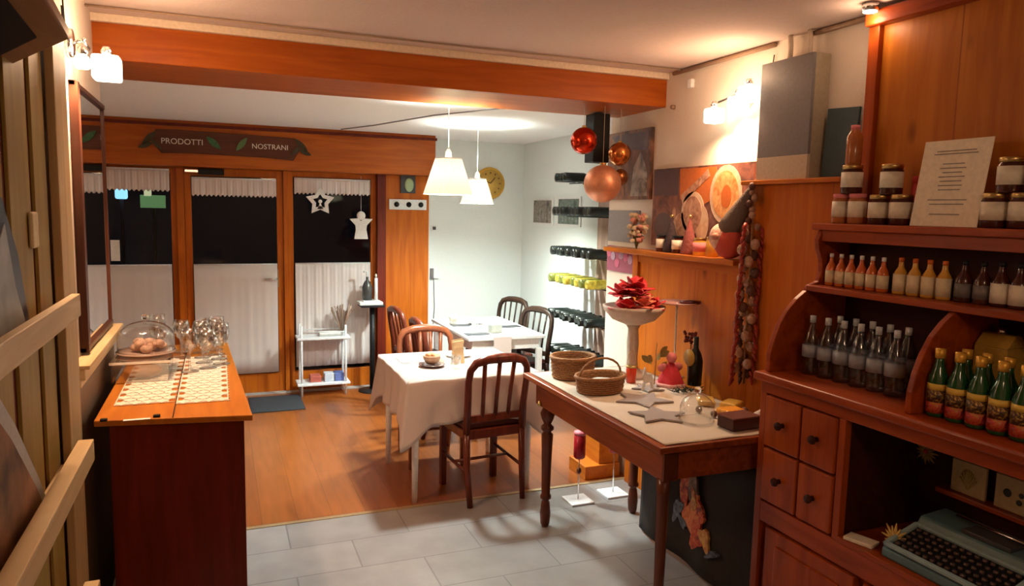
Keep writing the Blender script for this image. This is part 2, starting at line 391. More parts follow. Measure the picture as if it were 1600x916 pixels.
# skirting of the white wall
struct('baseboard_back', (1.98, 7.155, 0), (3.0, 7.17, .07), WHITE)
struct('baseboard_right', (2.985, 4.43, 0), (3.0, 7.15, .07), WHITE)

# wainscot of the right wall -------------------------------------------------
struct('trim_13', (2.46, 2.93, 0), (2.5, 3.985, 1.50), PANEL, .003)
struct('trim_14', (2.445, 2.20, 0), (2.5, 2.93, 1.90), PANEL, .003)
struct('trim_15', (2.39, 2.32, 1.90), (2.5, 2.94, 1.92), OWY, .003)
struct('trim_16', (2.44, 3.94, 0), (2.5, 4.0, 1.50), OWZ, .004)
# left chair rail ------------------------------------------------------------
m = MB().box((-.5, 2.95, 1.11), (-.455, 3.97, 1.15)).box((-.5, 2.95, 1.15), (-.44, 3.97, 1.165)).box((-.5, 2.95, 1.08), (-.47, 3.97, 1.11))
o = m.build('trim_17', RACKW, None, None, .003); o['kind'] = 'structure'
struct('trim_18', (-.5, 2.95, 0), (-.485, 3.97, 1.08), mat('brown_dado', (.16, .09, .045), .6))
# conduits
m = MB().tube([(2.485, 3.7, 2.565), (2.485, 2.86, 2.565)], .012).tube([(2.485, 2.62, 2.565), (2.485, 2.2, 2.565)], .012)
o = m.build('ceiling_conduit', mat('brown_conduit', (.30, .19, .12), .5)); tag(o, 'thin brown conduit along the joint of right wall and ceiling', 'conduit')

# ================================================================== CURTAINS
def curtain(x0, x1, z0, z1, label, cat='curtain', amp=.0014, fr=38, name='cafe_curtain', lace=False, y=7.045):
    c = (x0+x1)/2; ph = random.random()*6
    def fn(u, v):
        x = x0 + (x1-x0)*u - c; z = z0 + (z1-z0)*v
        a = amp*math.sin(x*fr+ph) + amp*.5*math.sin(x*fr*2.3+ph*2)
        if lace and v == 0: z += .008*math.sin(x*170)
        return (x, a*(1-.5*v), z - z0)
    m = MB().grid(fn, 160, 8); r = m.build(name, CURT, None, (c, y, z0), solid=.002)
    tag(r, label, cat)
    rod = MB().tube([(x0-c, 0, z1-z0), (x1-c, 0, z1-z0)], .006).build('curtain_rod', WMET, r)
    return r
curtain(-1.14, -.385, .20, 1.215, 'cream lower cafe curtain covering the left glass pane')
curtain(-.21, .50, .20, 1.215, 'cream lower cafe curtain covering the middle door glass')
curtain(.66, 1.36, .235, 1.22, 'white pleated lower curtain covering the right glass pane', amp=.004, fr=75)
curtain(-1.14, -.385, 1.86, 2.045, 'short lace valance above the left glass pane', 'valance', .003, 110, 'lace_valance', True)
curtain(-.21, .50, 1.83, 1.985, 'short lace valance above the middle door glass', 'valance', .003, 110, 'lace_valance', True)
curtain(.66, 1.36, 1.87, 2.01, 'short lace valance above the right glass pane', 'valance', .003, 110, 'lace_valance', True)

# door closer
r = empty('door_closer', (-.1, 7.0, 2.03), 0, 'dark door closer with a bright end above the middle door', 'door closer')
MB().box((-.05, -.02, -.02), (.16, .06, .03)).build('body', BLACK, r, bevel=.005)
MB().box((-.16, -.03, -.005), (-.05, .03, .02)).build('arm', CHROME, r, bevel=.003)
# notice on the left pane
box('paper_notice', (-.86, 7.075, 1.25), (-.79, 7.082, 1.43), PAPERW, label='narrow white notice stuck low on the left glass pane', cat='notice')

# sign
def leaf(m, c, L, W, ang, y, mi=0, th=.006):
    pts = []
    n = 10
    for i in range(n+1):
        t = i/n; pts.append((L*(t-.5), W*math.sin(PI*t)**.8))
    for i in range(n-1, 0, -1):
        t = i/n; pts.append((L*(t-.5), -W*math.sin(PI*t)**.8))
    ca, sa = math.cos(ang), math.sin(ang)
    m.prism([(c[0]+u*ca-v*sa, c[1]+u*sa+v*ca) for u, v in pts], y, y-th, 'xz', mi)
sg = empty('shop_sign', (.095, 6.85, 2.27), 0, 'long brown wooden sign lettered PRODOTTI NOSTRANI over the glass doors', 'sign')
m = MB(); n = 24
poly = [(-.60, .0), (-.56, .095), (-.40, .10), (.40, .085), (.56, .08), (.60, -.02), (.54, -.115), (.3, -.10), (-.3, -.09), (-.52, -.10)]
m.prism(poly, 0, -.02, 'xz'); m.build('sign_board', wood('sign_wood', (.13, .04, .02), (.09, .025, .012), 'x', .6), sg, bevel=.004)
for s, a in ((-1, .8), (1, -.8)):
    m = MB(); leaf(m, (s*.61, .02), .16, .024, a, -.02); leaf(m, (s*.64, -.04), .12, .02, a*.5, -.02); leaf(m, (s*.56, -.03), .12, .016, -a, -.026)
    m.build('end_leaf', mat('dull_leaf', (.06, .045, .018), .7), sg)
m = MB(); leaf(m, (-.115, .005), .15, .026, -.75, -.021); m.build('leaf', GREEN, sg)
m = MB(); leaf(m, (.11, .005), .15, .024, .9, -.021); m.build('leaf', mat('pale_leaf', (.10, .18, .06), .6), sg)
SM = Matrix.Translation((-.36, -.022, .0)) @ Matrix.Rotation(PI/2, 4, 'X')
text('lettering', 'PRODOTTI', .066, LABW, sg, SM); text('lettering', 'NOSTRANI', .062, LABW, sg, Matrix.Translation((.345, -.022, -.008)) @ Matrix.Rotation(PI/2, 4, 'X'))

# hanging stars
def starpoly(r1, r2, n=5, ph=PI/2):
    return [((r1 if i % 2 == 0 else r2)*math.cos(ph+PI*i/n), (r1 if i % 2 == 0 else r2)*math.sin(ph+PI*i/n)) for i in range(2*n)]
r = empty('star_ornament', (.885, 6.98, 1.80), 0, 'white cut-out star hanging by the valance of right pane', 'ornament')
m = MB(); P = starpoly(.135, .075); Q = starpoly(.07, .04)
for i in range(10):
    j = (i+1) % 10; m.prism([P[i], P[j], Q[j], Q[i]], 0, .012, 'xz')
m.build('star_frame', WHITE, r)
m = MB(); m.sphere((0, .006, .0), .018, sc=(1, .5, 1)); m.prism([(-.028, -.07), (.028, -.07), (.0, -.01)], 0, .012, 'xz'); m.build('angel_figure', WHITE, r)
MB().tube([(0, .005, .13), (0, .005, .2)], .002).build('string', WHITE, r)
r = empty('angel_ornament', (1.255, 6.94, 1.585), 0, 'solid white star-shaped angel hanging low before right pane', 'ornament')
MB().prism([(0, .04), (.03, .065), (.11, .06), (.055, -.0), (.05, -.04), (.065, -.13), (-.065, -.13), (-.05, -.04), (-.055, 0), (-.11, .06), (-.03, .065)], 0, .012, 'xz').build('robe', WHITE, r, bevel=.002)
MB().sphere((0, .006, .09), .042, sc=(1, .3, 1)).build('head', WHITE, r)
MB().tube([(0, .006, .13), (0, .006, .46)], .0015).build('string', WHITE, r)

# column: picture and hooks
r = empty('picture_card', (1.72, 7.015, 1.90), 0, 'small dark framed picture with pale figure above the coat hooks', 'picture')
MB().box((-.075, -.015, -.0), (.075, 0, .20)).build('frame', DGREY, r, bevel=.003)
MB().sphere((0.01, -.016, .08), .045, sc=(1, .15, 1.5)).build('figure', mat('pale_green_print', (.35, .45, .25), .6), r)
r = empty('hook_rail', (1.725, 7.015, 1.775), 0, 'white rail with three dark hooks on the wooden column', 'coat hooks')
MB().box((-.19, -.02, -.035), (.18, 0, .065)).build('rail', WHITE, r, bevel=.004)
for x in (-.12, 0, .12): MB().sphere((x, -.03, .015), .026, sc=(1, .6, 1)).tube([(x, -.02, .015), (x, -.05, .0), (x, -.055, .02)], .006).build('hook', BLACK, r)
# wall clock
r = empty('wall_clock', (2.62, 7.165, 2.03), 0, 'round gold wall clock behind the pendant lamps', 'clock')
MB().lathe([(.16, 0), (.165, .01), (.16, .022), (.14, .026)], R=RX(PI/2), n=40).build('rim', GOLD, r)
MB().lathe([(.14, .0), (.14, .026), (.0, .027)], R=RX(PI/2), n=40).build('dial', mat('gold_dial', (.6, .36, .07), .5), r)
m = MB()
for k in range(12):
    a = k*PI/6; m.box((.105*math.cos(a)-.008, -.031, .105*math.sin(a)-.008), (.105*math.cos(a)+.008, -.027, .105*math.sin(a)+.008))
m.build('hour_mark', mat('brown_mark', (.2, .1, .03), .6), r)
MB().tube([(0, -.032, 0), (.05, -.032, .06)], .004).build('hand', BLACK, r); MB().tube([(0, -.034, 0), (-.08, -.034, .03)], .003).build('hand', BLACK, r)
# switch, intercom
r = empty('light_switch', (2.03, 7.168, 1.56), 0, 'small square grey switch on the white wall beside column', 'switch')
MB().box((-.03, -.012, -.03), (.03, 0, .03)).build('plate', WHITE, r, bevel=.003); MB().box((-.016, -.018, -.016), (.016, -.012, .016)).build('rocker', DGREY, r)
r = empty('wall_intercom', (2.03, 7.168, 1.05), 0, 'white intercom handset on wall with cable dropping down', 'intercom')
MB().box((-.05, -.03, -.0), (.05, 0, .11)).build('body', WMET, r, bevel=.006); MB().box((-.045, -.05, .005), (-.01, -.03, .105)).build('handset', GREY, r, bevel=.006)
MB().tube([(0, -.01, 0), (.01, -.01, -.3), (-.01, -.01, -.6)], .004).build('cable', GREY, r)
# pictures on right dining wall
for i, (y0, y1, z0, z1, dk) in enumerate(((6.86, 6.38, 1.62, 1.88, 0), (6.28, 5.80, 1.62, 1.89, 1))):
    r = empty('photo_print', (2.995, (y0+y1)/2, z0), 0, ('brown-toned framed photo on white wall, the one nearest the clock' if not dk else 'dark green framed photo on white wall, beside the wine rack'), 'picture', )
    h = z1-z0; w_ = (y0-y1)/2
    MB().box((-.012, -w_, 0), (0, w_, h)).build('frame', WHITE, r)
    m = MB(); m.box((-.014, -w_+.03, .02), (-.012, w_-.03, h-.02))
    for k in range(5): m.box((-.016, -w_+.05+k*.07, .04), (-.014, -w_+.09+k*.07, h*(.5+.3*random.random())), 1)
    m.build('print', [blotch('print%d' % dk, [(.05, .04, .03), (.28, .24, .2), (.12, .09, .08)] if not dk else [(.03, .05, .04), (.16, .2, .17), (.05, .07, .06)], 14), blotch('print_l%d' % dk, [(.15, .13, .11), (.40, .37, .33)] if not dk else [(.08, .1, .09), (.30, .34, .3)], 20)], r)

# ================================================================== DINING FURNITURE
def make_chair(label, nsl=3, wd=CHAIRW, sr=.013):
    r = empty('dining_chair', (0, 0, 0), 0, label, 'chair', 'dining chairs')
    W = .185
    MB().box((-.195, .0, .395), (.195, .385, .455)).build('seat_frame', wd, r, bevel=.008)
    def sf(u, v): return None
    m = MB().box((-.19, .02, .455), (.19, .39, .485)); m.build('seat', MAROON, r, bevel=.014)
    for x in (-.185, .185): MB().box((x*.97-.019, .355, 0), (x*.97+.019, .393, .43)).build('leg', wd, r, bevel=.004)
    for x in (-1, 1): MB().tube([(x*.175, -.045, 0), (x*.183, -.01, .22), (x*.185, 0.005, .45)], [.018, .021, .023], 6).build('leg', wd, r)
    pts = []
    for s in [(-1, .44, 0), (-1, .60, -.01), (-1.04, .76, -.035), (-1.0, .825, -.045), (-.84, .868, -.055), (-.45, .888, -.06), (0, .892, -.062),
              (.45, .888, -.06), (.84, .868, -.055), (1.0, .825, -.045), (1.04, .76, -.035), (1, .60, -.01), (1, .44, 0)]:
        pts.append((s[0]*W, s[2], s[1]))
    m = MB().tube(pts, [.023, .022, .021, .022, .025, .028, .030, .028, .025, .022, .021, .022, .023], 8)
    m.box((-W, -.012, .505), (W, .008, .545)); m.build('back_frame', wd, r)
    for k in range(nsl):
        x = -W + 2*W*(k+1)/(nsl+1)
        MB().tube([(x*.92, -.003, .53), (x*.97, -.025, .70), (x*1.05, -.055, .88)], [sr*.95, sr, sr*1.08], 6).build('slat', wd, r)
    for x in (-1, 1): MB().tube([(x*.182, -.01, .2), (x*.185, .375, .22)], .010, 6).build('stretcher', wd, r)
    MB().tube([(-.184, .19, .21), (.184, .19, .21)], .010, 6).build('stretcher', wd, r)
    return r
chA = make_chair('dark wooden slat-back chair pushed to the near side of white-clothed table', 3)
chA.location = (1.515, 3.975, 0); chA.rotation_euler = (0, 0, .10)
chO = make_chair('orange-lit wooden arch-back chair at the far side of white-clothed table', 4, CHAIRO); chO.location = (1.375, 5.02, 0); chO.rotation_euler = (0, 0, PI-.05)
for loc, rz, lb in (((1.46, 5.43, 0), -PI/2, 'dark chair at the left side of white table, nearer of the two there'),
                    ((1.45, 6.12, 0), -PI/2+.1, 'dark chair beside wooden column, leftmost at the white table')):
    copy_tree(chA, loc, rz, lb)
chE = make_chair('x', 4, wood('near_black_chair_wood', (.045, .022, .014), (.025, .012, .008), 'z', .4), .008); chE['label'] = 'dark arch-back chair in far corner behind the white table'
chE.location = (2.62, 6.52, 0); chE.rotation_euler = (0, 0, PI/2+.38)
copy_tree(chE, (2.555, 5.80, 0), PI/2+.33, 'dark arch-back chair at right end of the white table')
# cushion on chair
o = MB().sphere((0, 0, 0), .15, sc=(.35, 1, .8)).build('chair_cushion', mat('mauve_cloth', (.50, .42, .42), .9), None, (1.60, 5.80, .62))
o.location = (1.60, 6.12, .607); tag(o, 'pale mauve cushion standing on the leftmost chair by column', 'cushion')

# table 1
r = empty('dining_table', (1.42, 4.46, 0), 0, 'small white table hidden under the hanging tablecloth', 'table')
MB().box((-.40, -.40, .72), (.40, .40, .745)).build('tabletop', WHITE, r, bevel=.004)
MB().box((-.36, -.36, .64), (.36, .36, .72)).build('apron', WHITE, r)
for x in (-1, 1):
    for y in (-1, 1): MB().tube([(x*.36, y*.36, .64), (x*.365, y*.365, 0)], [.026, .017], 8).build('leg', WHITE, r)
def tablecloth(hx, hy, z, drop, corner):
    m = MB(); n = 240; rows = 12
    per = []
    L = [(-hx, -hy), (hx, -hy), (hx, hy), (-hx, hy)]
    for s in range(4):
        a = Vector(L[s]); b = Vector(L[(s+1) % 4])
        for k in range(n//4): per.append((a.lerp(b, k/(n/4)), k/(n/4), s))
    vs = []
    for j in range(rows+1):
        v = j/rows
        for i, (p, t, s) in enumerate(per):
            nrm = [(0, -1), (1, 0), (0, 1), (-1, 0)][s]
            e = min(t, 1-t)            # 0 at a corner
            cf = math.exp(-(e/.10)**2)
            nx, ny = nrm
            diag = Vector((math.copysign(1, p.x), math.copysign(1, p.y)))
            out = Vector(nrm)*(1-cf) + diag*cf*.85
            dr = drop + (corner-drop)*cf + .012*math.sin(t*9+s)
            fold = .014*math.sin(t*26+s*1.7)*v*(1-cf) + .05*cf*v
            off = .004 + .016*v + fold
            q = p + out*off
            zz = z - dr*v
            vs.append((q.x, q.y, zz if j else z))
    fs = []
    for j in range(rows):
        for i in range(n): fs.append((j*n+i, j*n+(i+1) % n, (j+1)*n+(i+1) % n, (j+1)*n+i))
    c = len(vs); vs.append((0, 0, z))
    for i in range(n): fs.append((i, (i+1) % n, c))
    m.add(vs, fs, 0, True); return m
tc_ = tablecloth(.42, .415, .755, .26, .40).build('tablecloth', LINEN, None, (1.42, 4.46, 0), solid=.002)
tag(tc_, 'off-white tablecloth hanging over the front small table', 'tablecloth')
mt = .758
def plate(name, loc, r0, m, label, cat='plate', grp=None):
    o = MB().lathe([(r0*.55, 0), (r0*.6, .004), (r0, .014), (r0*.97, .018), (r0*.55, .008), (0, .007)], n=28).build(name, m, None, loc)
    return tag(o, label, cat, grp)
plate('saucer', (1.24, 4.40, mt), .085, mat('dark_ceramic', (.12, .06, .05), .3), 'dark saucer under the snack bowl on white-clothed table')
r = empty('snack_bowl', (1.24, 4.40, mt+.0185), 0, 'small brown bowl of nuts on the white-clothed table', 'bowl')
MB().lathe([(.035, 0), (.055, .03), (.06, .055), (.055, .055), (.03, .01)], n=20).build('bowl', mat('tan_ceramic', (.42, .24, .14), .4), r)
m = MB()
for k in range(14): a = random.random()*6.3; q = random.random()*.035; m.sphere((q*math.cos(a), q*math.sin(a), .05+random.random()*.012), .013, n=8)
tag(m.build('nuts', mat('nut_brown', (.5, .25, .12), .6), r), kind='stuff')
r = empty('card_holder', (1.43, 4.42, mt), .5, 'upright kraft menu card standing on the white-clothed table', 'menu card')
MB().box((-.05, -.003, .0), (.05, .003, .16), 0, RX(-.15), (0, 0, 0)).build('card', mat('kraft_card', (.62, .42, .22), .8), r)
MB().box((-.05, .025, .0), (.05, .031, .15), 0, RX(.12), (0, .03, 0)).build('back_card', mat('kraft_card', (.6, .4, .2), .8), r)
def glass_tumbler(loc, label, h=.09, r0=.032, grp=None):
    o = MB().lathe([(r0*.8, 0), (r0, h), (r0*.93, h), (r0*.74, .008), (0, .008)], n=20).build('tumbler', GLASS, None, loc)
    return tag(o, label, 'glass', grp)
glass_tumbler((1.36, 4.27, mt), 'clear tumbler by the kraft card on the front table')
r = empty('tea_light', (1.33, 4.50, mt), 0, 'squat yellowish candle glass behind the nut bowl', 'candle')
MB().lathe([(.03, 0), (.035, .05), (.031, .05), (.027, .006), (0, .006)], n=18).build('glass', GLASS, r); MB().lathe([(.0, .0065), (.025, .0065), (.025, .03), (0, .03)], n=18).build('wax', mat('yellow_wax', (.8, .6, .25), .5), r)
o = MB().box((-.16, -.10, 0), (.16, .10, .004)).build('folded_napkin', PAPERW, None, (1.24, 4.64, mt), .001); tag(o, 'white napkin laid flat near the far left corner of front table', 'napkin')
plate('plate', (1.50, 4.66, mt), .09, WHITE, 'white plate near the far edge of the front table')

# table 2
r = empty('dining_table', (2.13, 5.87, 0), 0, 'bare white painted table in front of the white back wall', 'table')
MB().box((-.33, -.54, .725), (.33, .54, .75)).build('tabletop', WHITE, r, bevel=.004)
MB().box((-.29, -.50, .64), (.29, .50, .725)).build('apron', WHITE, r)
for x in (-1, 1):
    for y in (-1, 1): MB().box((x*.29-.022, y*.50-.022, 0), (x*.29+.022, y*.50+.022, .64)).build('leg', WHITE, r, bevel=.003)
m = MB().box((-.075, -.40, .751), (.075, .40, .754)).box((-.075, -.405, .58), (.075, -.4015, .754))
o = m.build('table_runner', LINEN, None, (2.08, 5.72, 0)); tag(o, 'white runner hanging over the front of the bare white table', 'runner')
for k, (x, y, lb) in enumerate(((1.93, 5.50, 'dark slate placemat at the near left of bare white table'), (1.95, 5.96, 'dark slate placemat at the far left of bare white table'), (2.32, 5.80, 'dark slate placemat at the right of bare white table'))):
    o = MB().box((-.10, -.05, 0), (.10, .05, .006)).build('placemat', DGREY, None, (x, y, .7505)); tag(o, lb, 'placemat')
plate('plate', (2.09, 6.0, .7545), .07, WHITE, 'white plate on the runner of bare white table')
r = empty('napkin_box', (2.09, 5.52, .7545), .2, 'grey napkin box standing on the bare white table', 'napkin holder')
MB().box((-.05, -.03, 0), (.05, .03, .07)).build('box', mat('grey_green', (.4, .42, .38), .6), r, bevel=.004); MB().box((-.04, -.012, .07), (.04, .012, .085)).build('napkins', PAPERW, r)
glass_tumbler((1.99, 5.74, .7505), 'clear tumbler left on the bare white table', .08)
r = empty('beige_pot', (1.90, 6.06, .7565), 0, 'small beige pot on the far left of bare white table', 'pot')
MB().lathe([(.03, 0), (.04, .05), (.035, .07), (.03, .07), (.0, .06)], n=18).build('pot', mat('beige_ceramic', (.62, .52, .42), .5), r)
# low dark sideboard glimpsed under table 2
r = empty('floor_crate', (2.72, 6.85, 0), 0, 'low reddish wooden crate against back wall under the table', 'crate')
MB().box((-.24, -.14, .0), (.24, .14, .30)).build('crate_body', wood('crate_wood', (.2, .05, .03), (.12, .03, .02), 'x', .5), r, bevel=.005)

# pendant lamps
SHADE = cloth_mat('lamp_shade_fabric', (.74, .64, .42), .005, 300)
sb = SHADE.node_tree.nodes['Principled BSDF']; sb.inputs['Emission Color'].default_value = (1, .83, .56, 1); sb.inputs['Emission Strength'].default_value = .42
BULB = mat('lit_bulb', (1, 1, 1), .5, emit=(1, .93, .78), es=6)
def pendant(loc, r0, r1, h, e, label):
    r = empty('pendant_lamp', loc, 0, label, 'lamp', 'pendant lamps')   # loc = centre of the shade's lower rim
    top = CB - loc[2]
    n = 96
    m = MB(); m.grid(lambda u, v: ((r0+(r1-r0)*v)*(1+.018*math.cos(48*2*PI*u))*math.cos(2*PI*u), (r0+(r1-r0)*v)*(1+.018*math.cos(48*2*PI*u))*math.sin(2*PI*u), h*v), 192, 6, 0, True)
    m.build('lamp_shade', SHADE, r, fix=False)
    m = MB()
    m.tube([(r1*math.cos(2*PI*k/24), r1*math.sin(2*PI*k/24), h) for k in range(24)], .004, 6, 0, True)
    for k in range(3): a = k*2*PI/3; m.tube([(0, 0, h-.01), (r1*math.cos(a), r1*math.sin(a), h)], .002, 5)
    m.build('shade_ring', WHITE, r)
    MB().lathe([(.018, h-.07), (.02, h-.01), (.02, h+.04), (.008, h+.06)], n=14).build('lamp_holder', WHITE, r)
    MB().sphere((0, 0, h-.075), .026).build('bulb', BULB, r)
    MB().tube([(0, 0, h+.05), (0, 0, top)], .003, 6).build('cord', mat('grey_cord', (.35, .34, .33), .6), r)
    MB().lathe([(.05, top-.03), (.055, top-.001)], n=20).build('canopy', WHITE, r)
    point_light('bulb_glow', (0, 0, h-.115), e, COOL, .06, r)
pendant((1.36, 4.48, 1.845), .155, .083, .225, E_PEND1, 'nearer pleated cream lamp hanging just behind the beam')
pendant((1.985, 5.72, 1.805), .135, .072, .20, E_PEND2, 'farther pleated cream lamp hanging over the bare white table')
o = MB().tube([(1.02, 6.6, 2.43), (1.2, 6.1, 2.425), (1.5, 5.3, 2.44), (1.75, 4.7, 2.43), (1.985, 4.5, 2.44)], .005, 6).build('swag_cable', mat('dark_cable', (.2, .18, .17), .6)); tag(o, 'dark cable clipped across the white dining ceiling', 'cable')

# white cart with two shelves
r = empty('metal_cart', (.885, 6.90, 0), .0, 'white metal two-shelf cart before the right glass pane', 'cart')
for x in (-.20, .20):
    for y in (-.09, .09): MB().tube([(x, y, 0), (x, y, .66)], .011, 8).build('leg', WMET, r)
for z in (.10, .53): MB().box((-.24, -.11, z), (.24, .11, z+.022)).build('shelf', WMET, r, bevel=.004)
for y in (-.09, .09): MB().tube([(-.20, y, .60), (.20, y, .60)], .005, 6).build('rail', WMET, r)
r = empty('folded_cloth', (.96, 6.90, .5525), 0, 'white folded cloth on the upper shelf of the cart', 'cloth')
MB().box((-.11, -.06, 0), (.11, .06, .035)).build('cloth', PAPERW, r, bevel=.012)
for x, c, lb in ((.82, (.45, .1, .07), 'small red packet on the lower shelf of the cart'), (.95, (.6, .62, .7), 'pale packet on the lower shelf of the cart'), (1.03, (.12, .16, .42), 'blue packet at right of the lower cart shelf')):
    o = MB().box((-.05, -.06, 0), (.05, .06, .06 if x < .9 else .075)).build('packet', mat('pk%d' % int(x*100), c, .6), None, (x-.005, 6.90, .1225), .006); tag(o, lb, 'packet')
# black pole stand
r = empty('pedestal_stand', (1.345, 6.86, 0), 0, 'black pole stand with small top beside the right jamb', 'stand')
MB().lathe([(.13, 0), (.13, .012), (.03, .02)], n=24).build('base', BLACK, r)
MB().tube([(0, 0, .015), (0, 0, .82)], .026, 12).build('pole', BLACK, r)
MB().box((-.12, -.10, .82), (.10, .10, .84)).build('top', BLACK, r, bevel=.003)
r = empty('paper_tray', (1.33, 6.86, .8405), 0, 'white tray with papers on the black pole stand', 'tray')
MB().box((-.12, -.09, 0), (.10, .09, .03)).build('tray', WHITE, r, bevel=.006); MB().box((-.08, -.06, .03), (.07, .06, .04)).build('papers', PAPERW, r)
r = empty('dark_bottle', (1.30, 6.88, .881), 0, 'dark dispenser bottle with pale nozzle on the pole stand', 'bottle')
MB().lathe([(.045, 0), (.05, .12), (.03, .17), (.012, .19), (.012, .22)], n=18).build('body', mat('smoke_glass', (.05, .05, .05), .25), r)
MB().tube([(0, 0, .2), (0, 0, .27), (-.04, 0, .27)], .009).build('nozzle', WHITE, r)
r = empty('candle_lamp', (1.375, 6.84, .881), 0, 'slim white candle on the pole stand beside dark bottle', 'candle')
MB().lathe([(.018, 0), (.016, .21), (.0, .215)], n=12).build('candle', WHITE, r); MB().sphere((0, 0, .235), .010, sc=(1, 1, 1.8)).build('tip', mat('pale_tip', (.9, .8, .6), .5), r)
# dried fan thing
r = empty('dried_flower_bunch', (1.06, 6.90, .5525), 0, 'brownish dried flower bunch at right of cart top', 'dried flowers')
m = MB()
for k in range(46): a = random.random()*6.3; t = random.random()**.5; m.tube([(0, 0, 0), (.05*t*math.cos(a), .05*t*math.sin(a), .12), (.11*t*math.cos(a), .06*t*math.sin(a), .22+.07*random.random())], [.001, .002, .005], 5)
m.build('stems', mat('dried_brown', (.38, .26, .2), .9), r)
o = MB().box((-.23, -.26, 0), (.22, .26, .012)).build('door_mat', mat('black_mat', (.03, .035, .045), .9, bump=.5, bs=150), None, (.45, 6.63, 0), .004); tag(o, 'dark rectangular mat on the floor before the door', 'mat')

# ================================================================== WINE RACK
r = empty('wine_rack', (2.92, 5.3, 0), 0, 'tall wall wine rack with tiers of lying bottles', 'wine rack')
MB().box((.055, -.12, 0), (.075, .16, 2.05)).build('back_panel', wood('rack_post', (.50, .36, .30), (.38, .25, .2), 'z', .7), r, bevel=.004)
tiers = [1.72, 1.385, 1.15, .845, .53, 2.0]
for z in tiers[:5]: MB().tube([(-.10, -.33, z-.006), (-.10, .42, z-.006)], .005, 6).tube([(-.0, -.33, z-.006), (-.0, .42, z-.006)], .005, 6).build('rail', BLACK, r)
def lying_bottle(name, glassm, capm, label, grp):
    r = empty(name, (0, 0, 0), 0, label, 'wine bottle', grp); Rm = RY(PI/2)
    MB().lathe([(.02, 0), (.037, .004), (.038, .18), (.030, .205), (.015, .235), (.0135, .255)], n=18, R=Rm, c=(0, 0, .038)).build('glass', glassm, r)
    MB().lathe([(.0145, .25), (.015, .30), (0, .301)], n=14, R=Rm, c=(0, 0, .038)).build('capsule', capm, r)
    return r
TN = ['second', 'third', 'fourth', 'fifth', 'lowest', 'topmost']
YB = mat('gold_foil_bottle', (.52, .40, .05), .3, .2, var=.5, bs=30)
pb = None
for ti, z in enumerate(tiers):
    n = 8 if ti < 5 else 3
    for k in range(n):
        y = 5.02 + .095*k if ti < 5 else 5.45 + .095*k
        lb = '%s wine bottle lying in the %s tier of the rack, %s counted from its post' % ('gold-foiled' if ti == 2 else 'dark', TN[ti], ORD[k])
        if ti < 5 and k == 0:
            b = pb = lying_bottle('wine_bottle', YB if ti == 2 else DBOT, BLACK if ti != 2 else GOLD, lb, 'bottles in the wine rack')
            b.location = (2.655, y, z)
        else: nb = copy_tree(pb if ti < 5 else pb, (2.655 + .012*math.sin(k*2.1+ti), y, z), 0, lb)
for o in list(col.objects):
    if o.get('label', '').startswith('gold-foiled') and (o.location.y*10.6) % 2 < 1:
        for c in o.children:
            if c.name.startswith('glass'):
                c.material_slots[0].link = 'OBJECT'; c.material_slots[0].material = mat('green_gold_bottle', (.16, .17, .03), .3, .1, var=.5, bs=30)
MB().tube([(-.10, .10, 1.994), (-.10, .40, 1.994)], .005, 6).tube([(.03, .10, 1.994), (.03, .40, 1.994)], .005, 6).build('rail', BLACK, r)

# hanging black box & baubles
r = empty('hanging_speaker', (2.265, 4.20, 2.384), 0, 'black upright speaker box hanging beneath the right end of beam', 'speaker')
MB().box((-.058, -.06, -.315), (.058, .06, -.01)).build('cabinet', BLACK, r, bevel=.006)
MB().box((-.02, -.02, -.012), (.02, .02, 0)).build('bracket', DGREY, r)
for loc, rad, m_, lb in (((2.04, 3.95, 2.176), .080, mat('red_bauble', (.50, .035, .01), .18, .85), 'shiny red bauble hanging left of the black speaker box'),
                         ((2.165, 3.93, 1.925), .113, mat('satin_rose_bauble', (.72, .33, .19), .42, .6), 'large satin rose-gold bauble, lowest of the hanging ones'),
                         ((2.30, 3.97, 2.112), .071, mat('copper_bauble', (.60, .20, .05), .2, .85), 'shiny copper bauble hanging right of the black speaker box'),
                         ((2.36, 4.06, 1.975), .055, mat('bronze_bauble', (.42, .15, .05), .25, .8), 'small bronze bauble below the shiny copper one')):
    r = empty('hanging_bauble', loc, 0, lb, 'bauble', 'baubles hanging from the beam')
    MB().sphere((0, 0, 0), rad, n=36).build('ball', m_, r)
    MB().lathe([(rad*.16, rad*.97), (rad*.16, rad*1.12), (0, rad*1.13)], n=14).build('cap', BRASS, r)
    MB().tube([(0, 0, rad*1.1), (0, 0, 2.384-loc[2])], .0015, 5).build('string', mat('thread', (.5, .4, .3), .6), r)

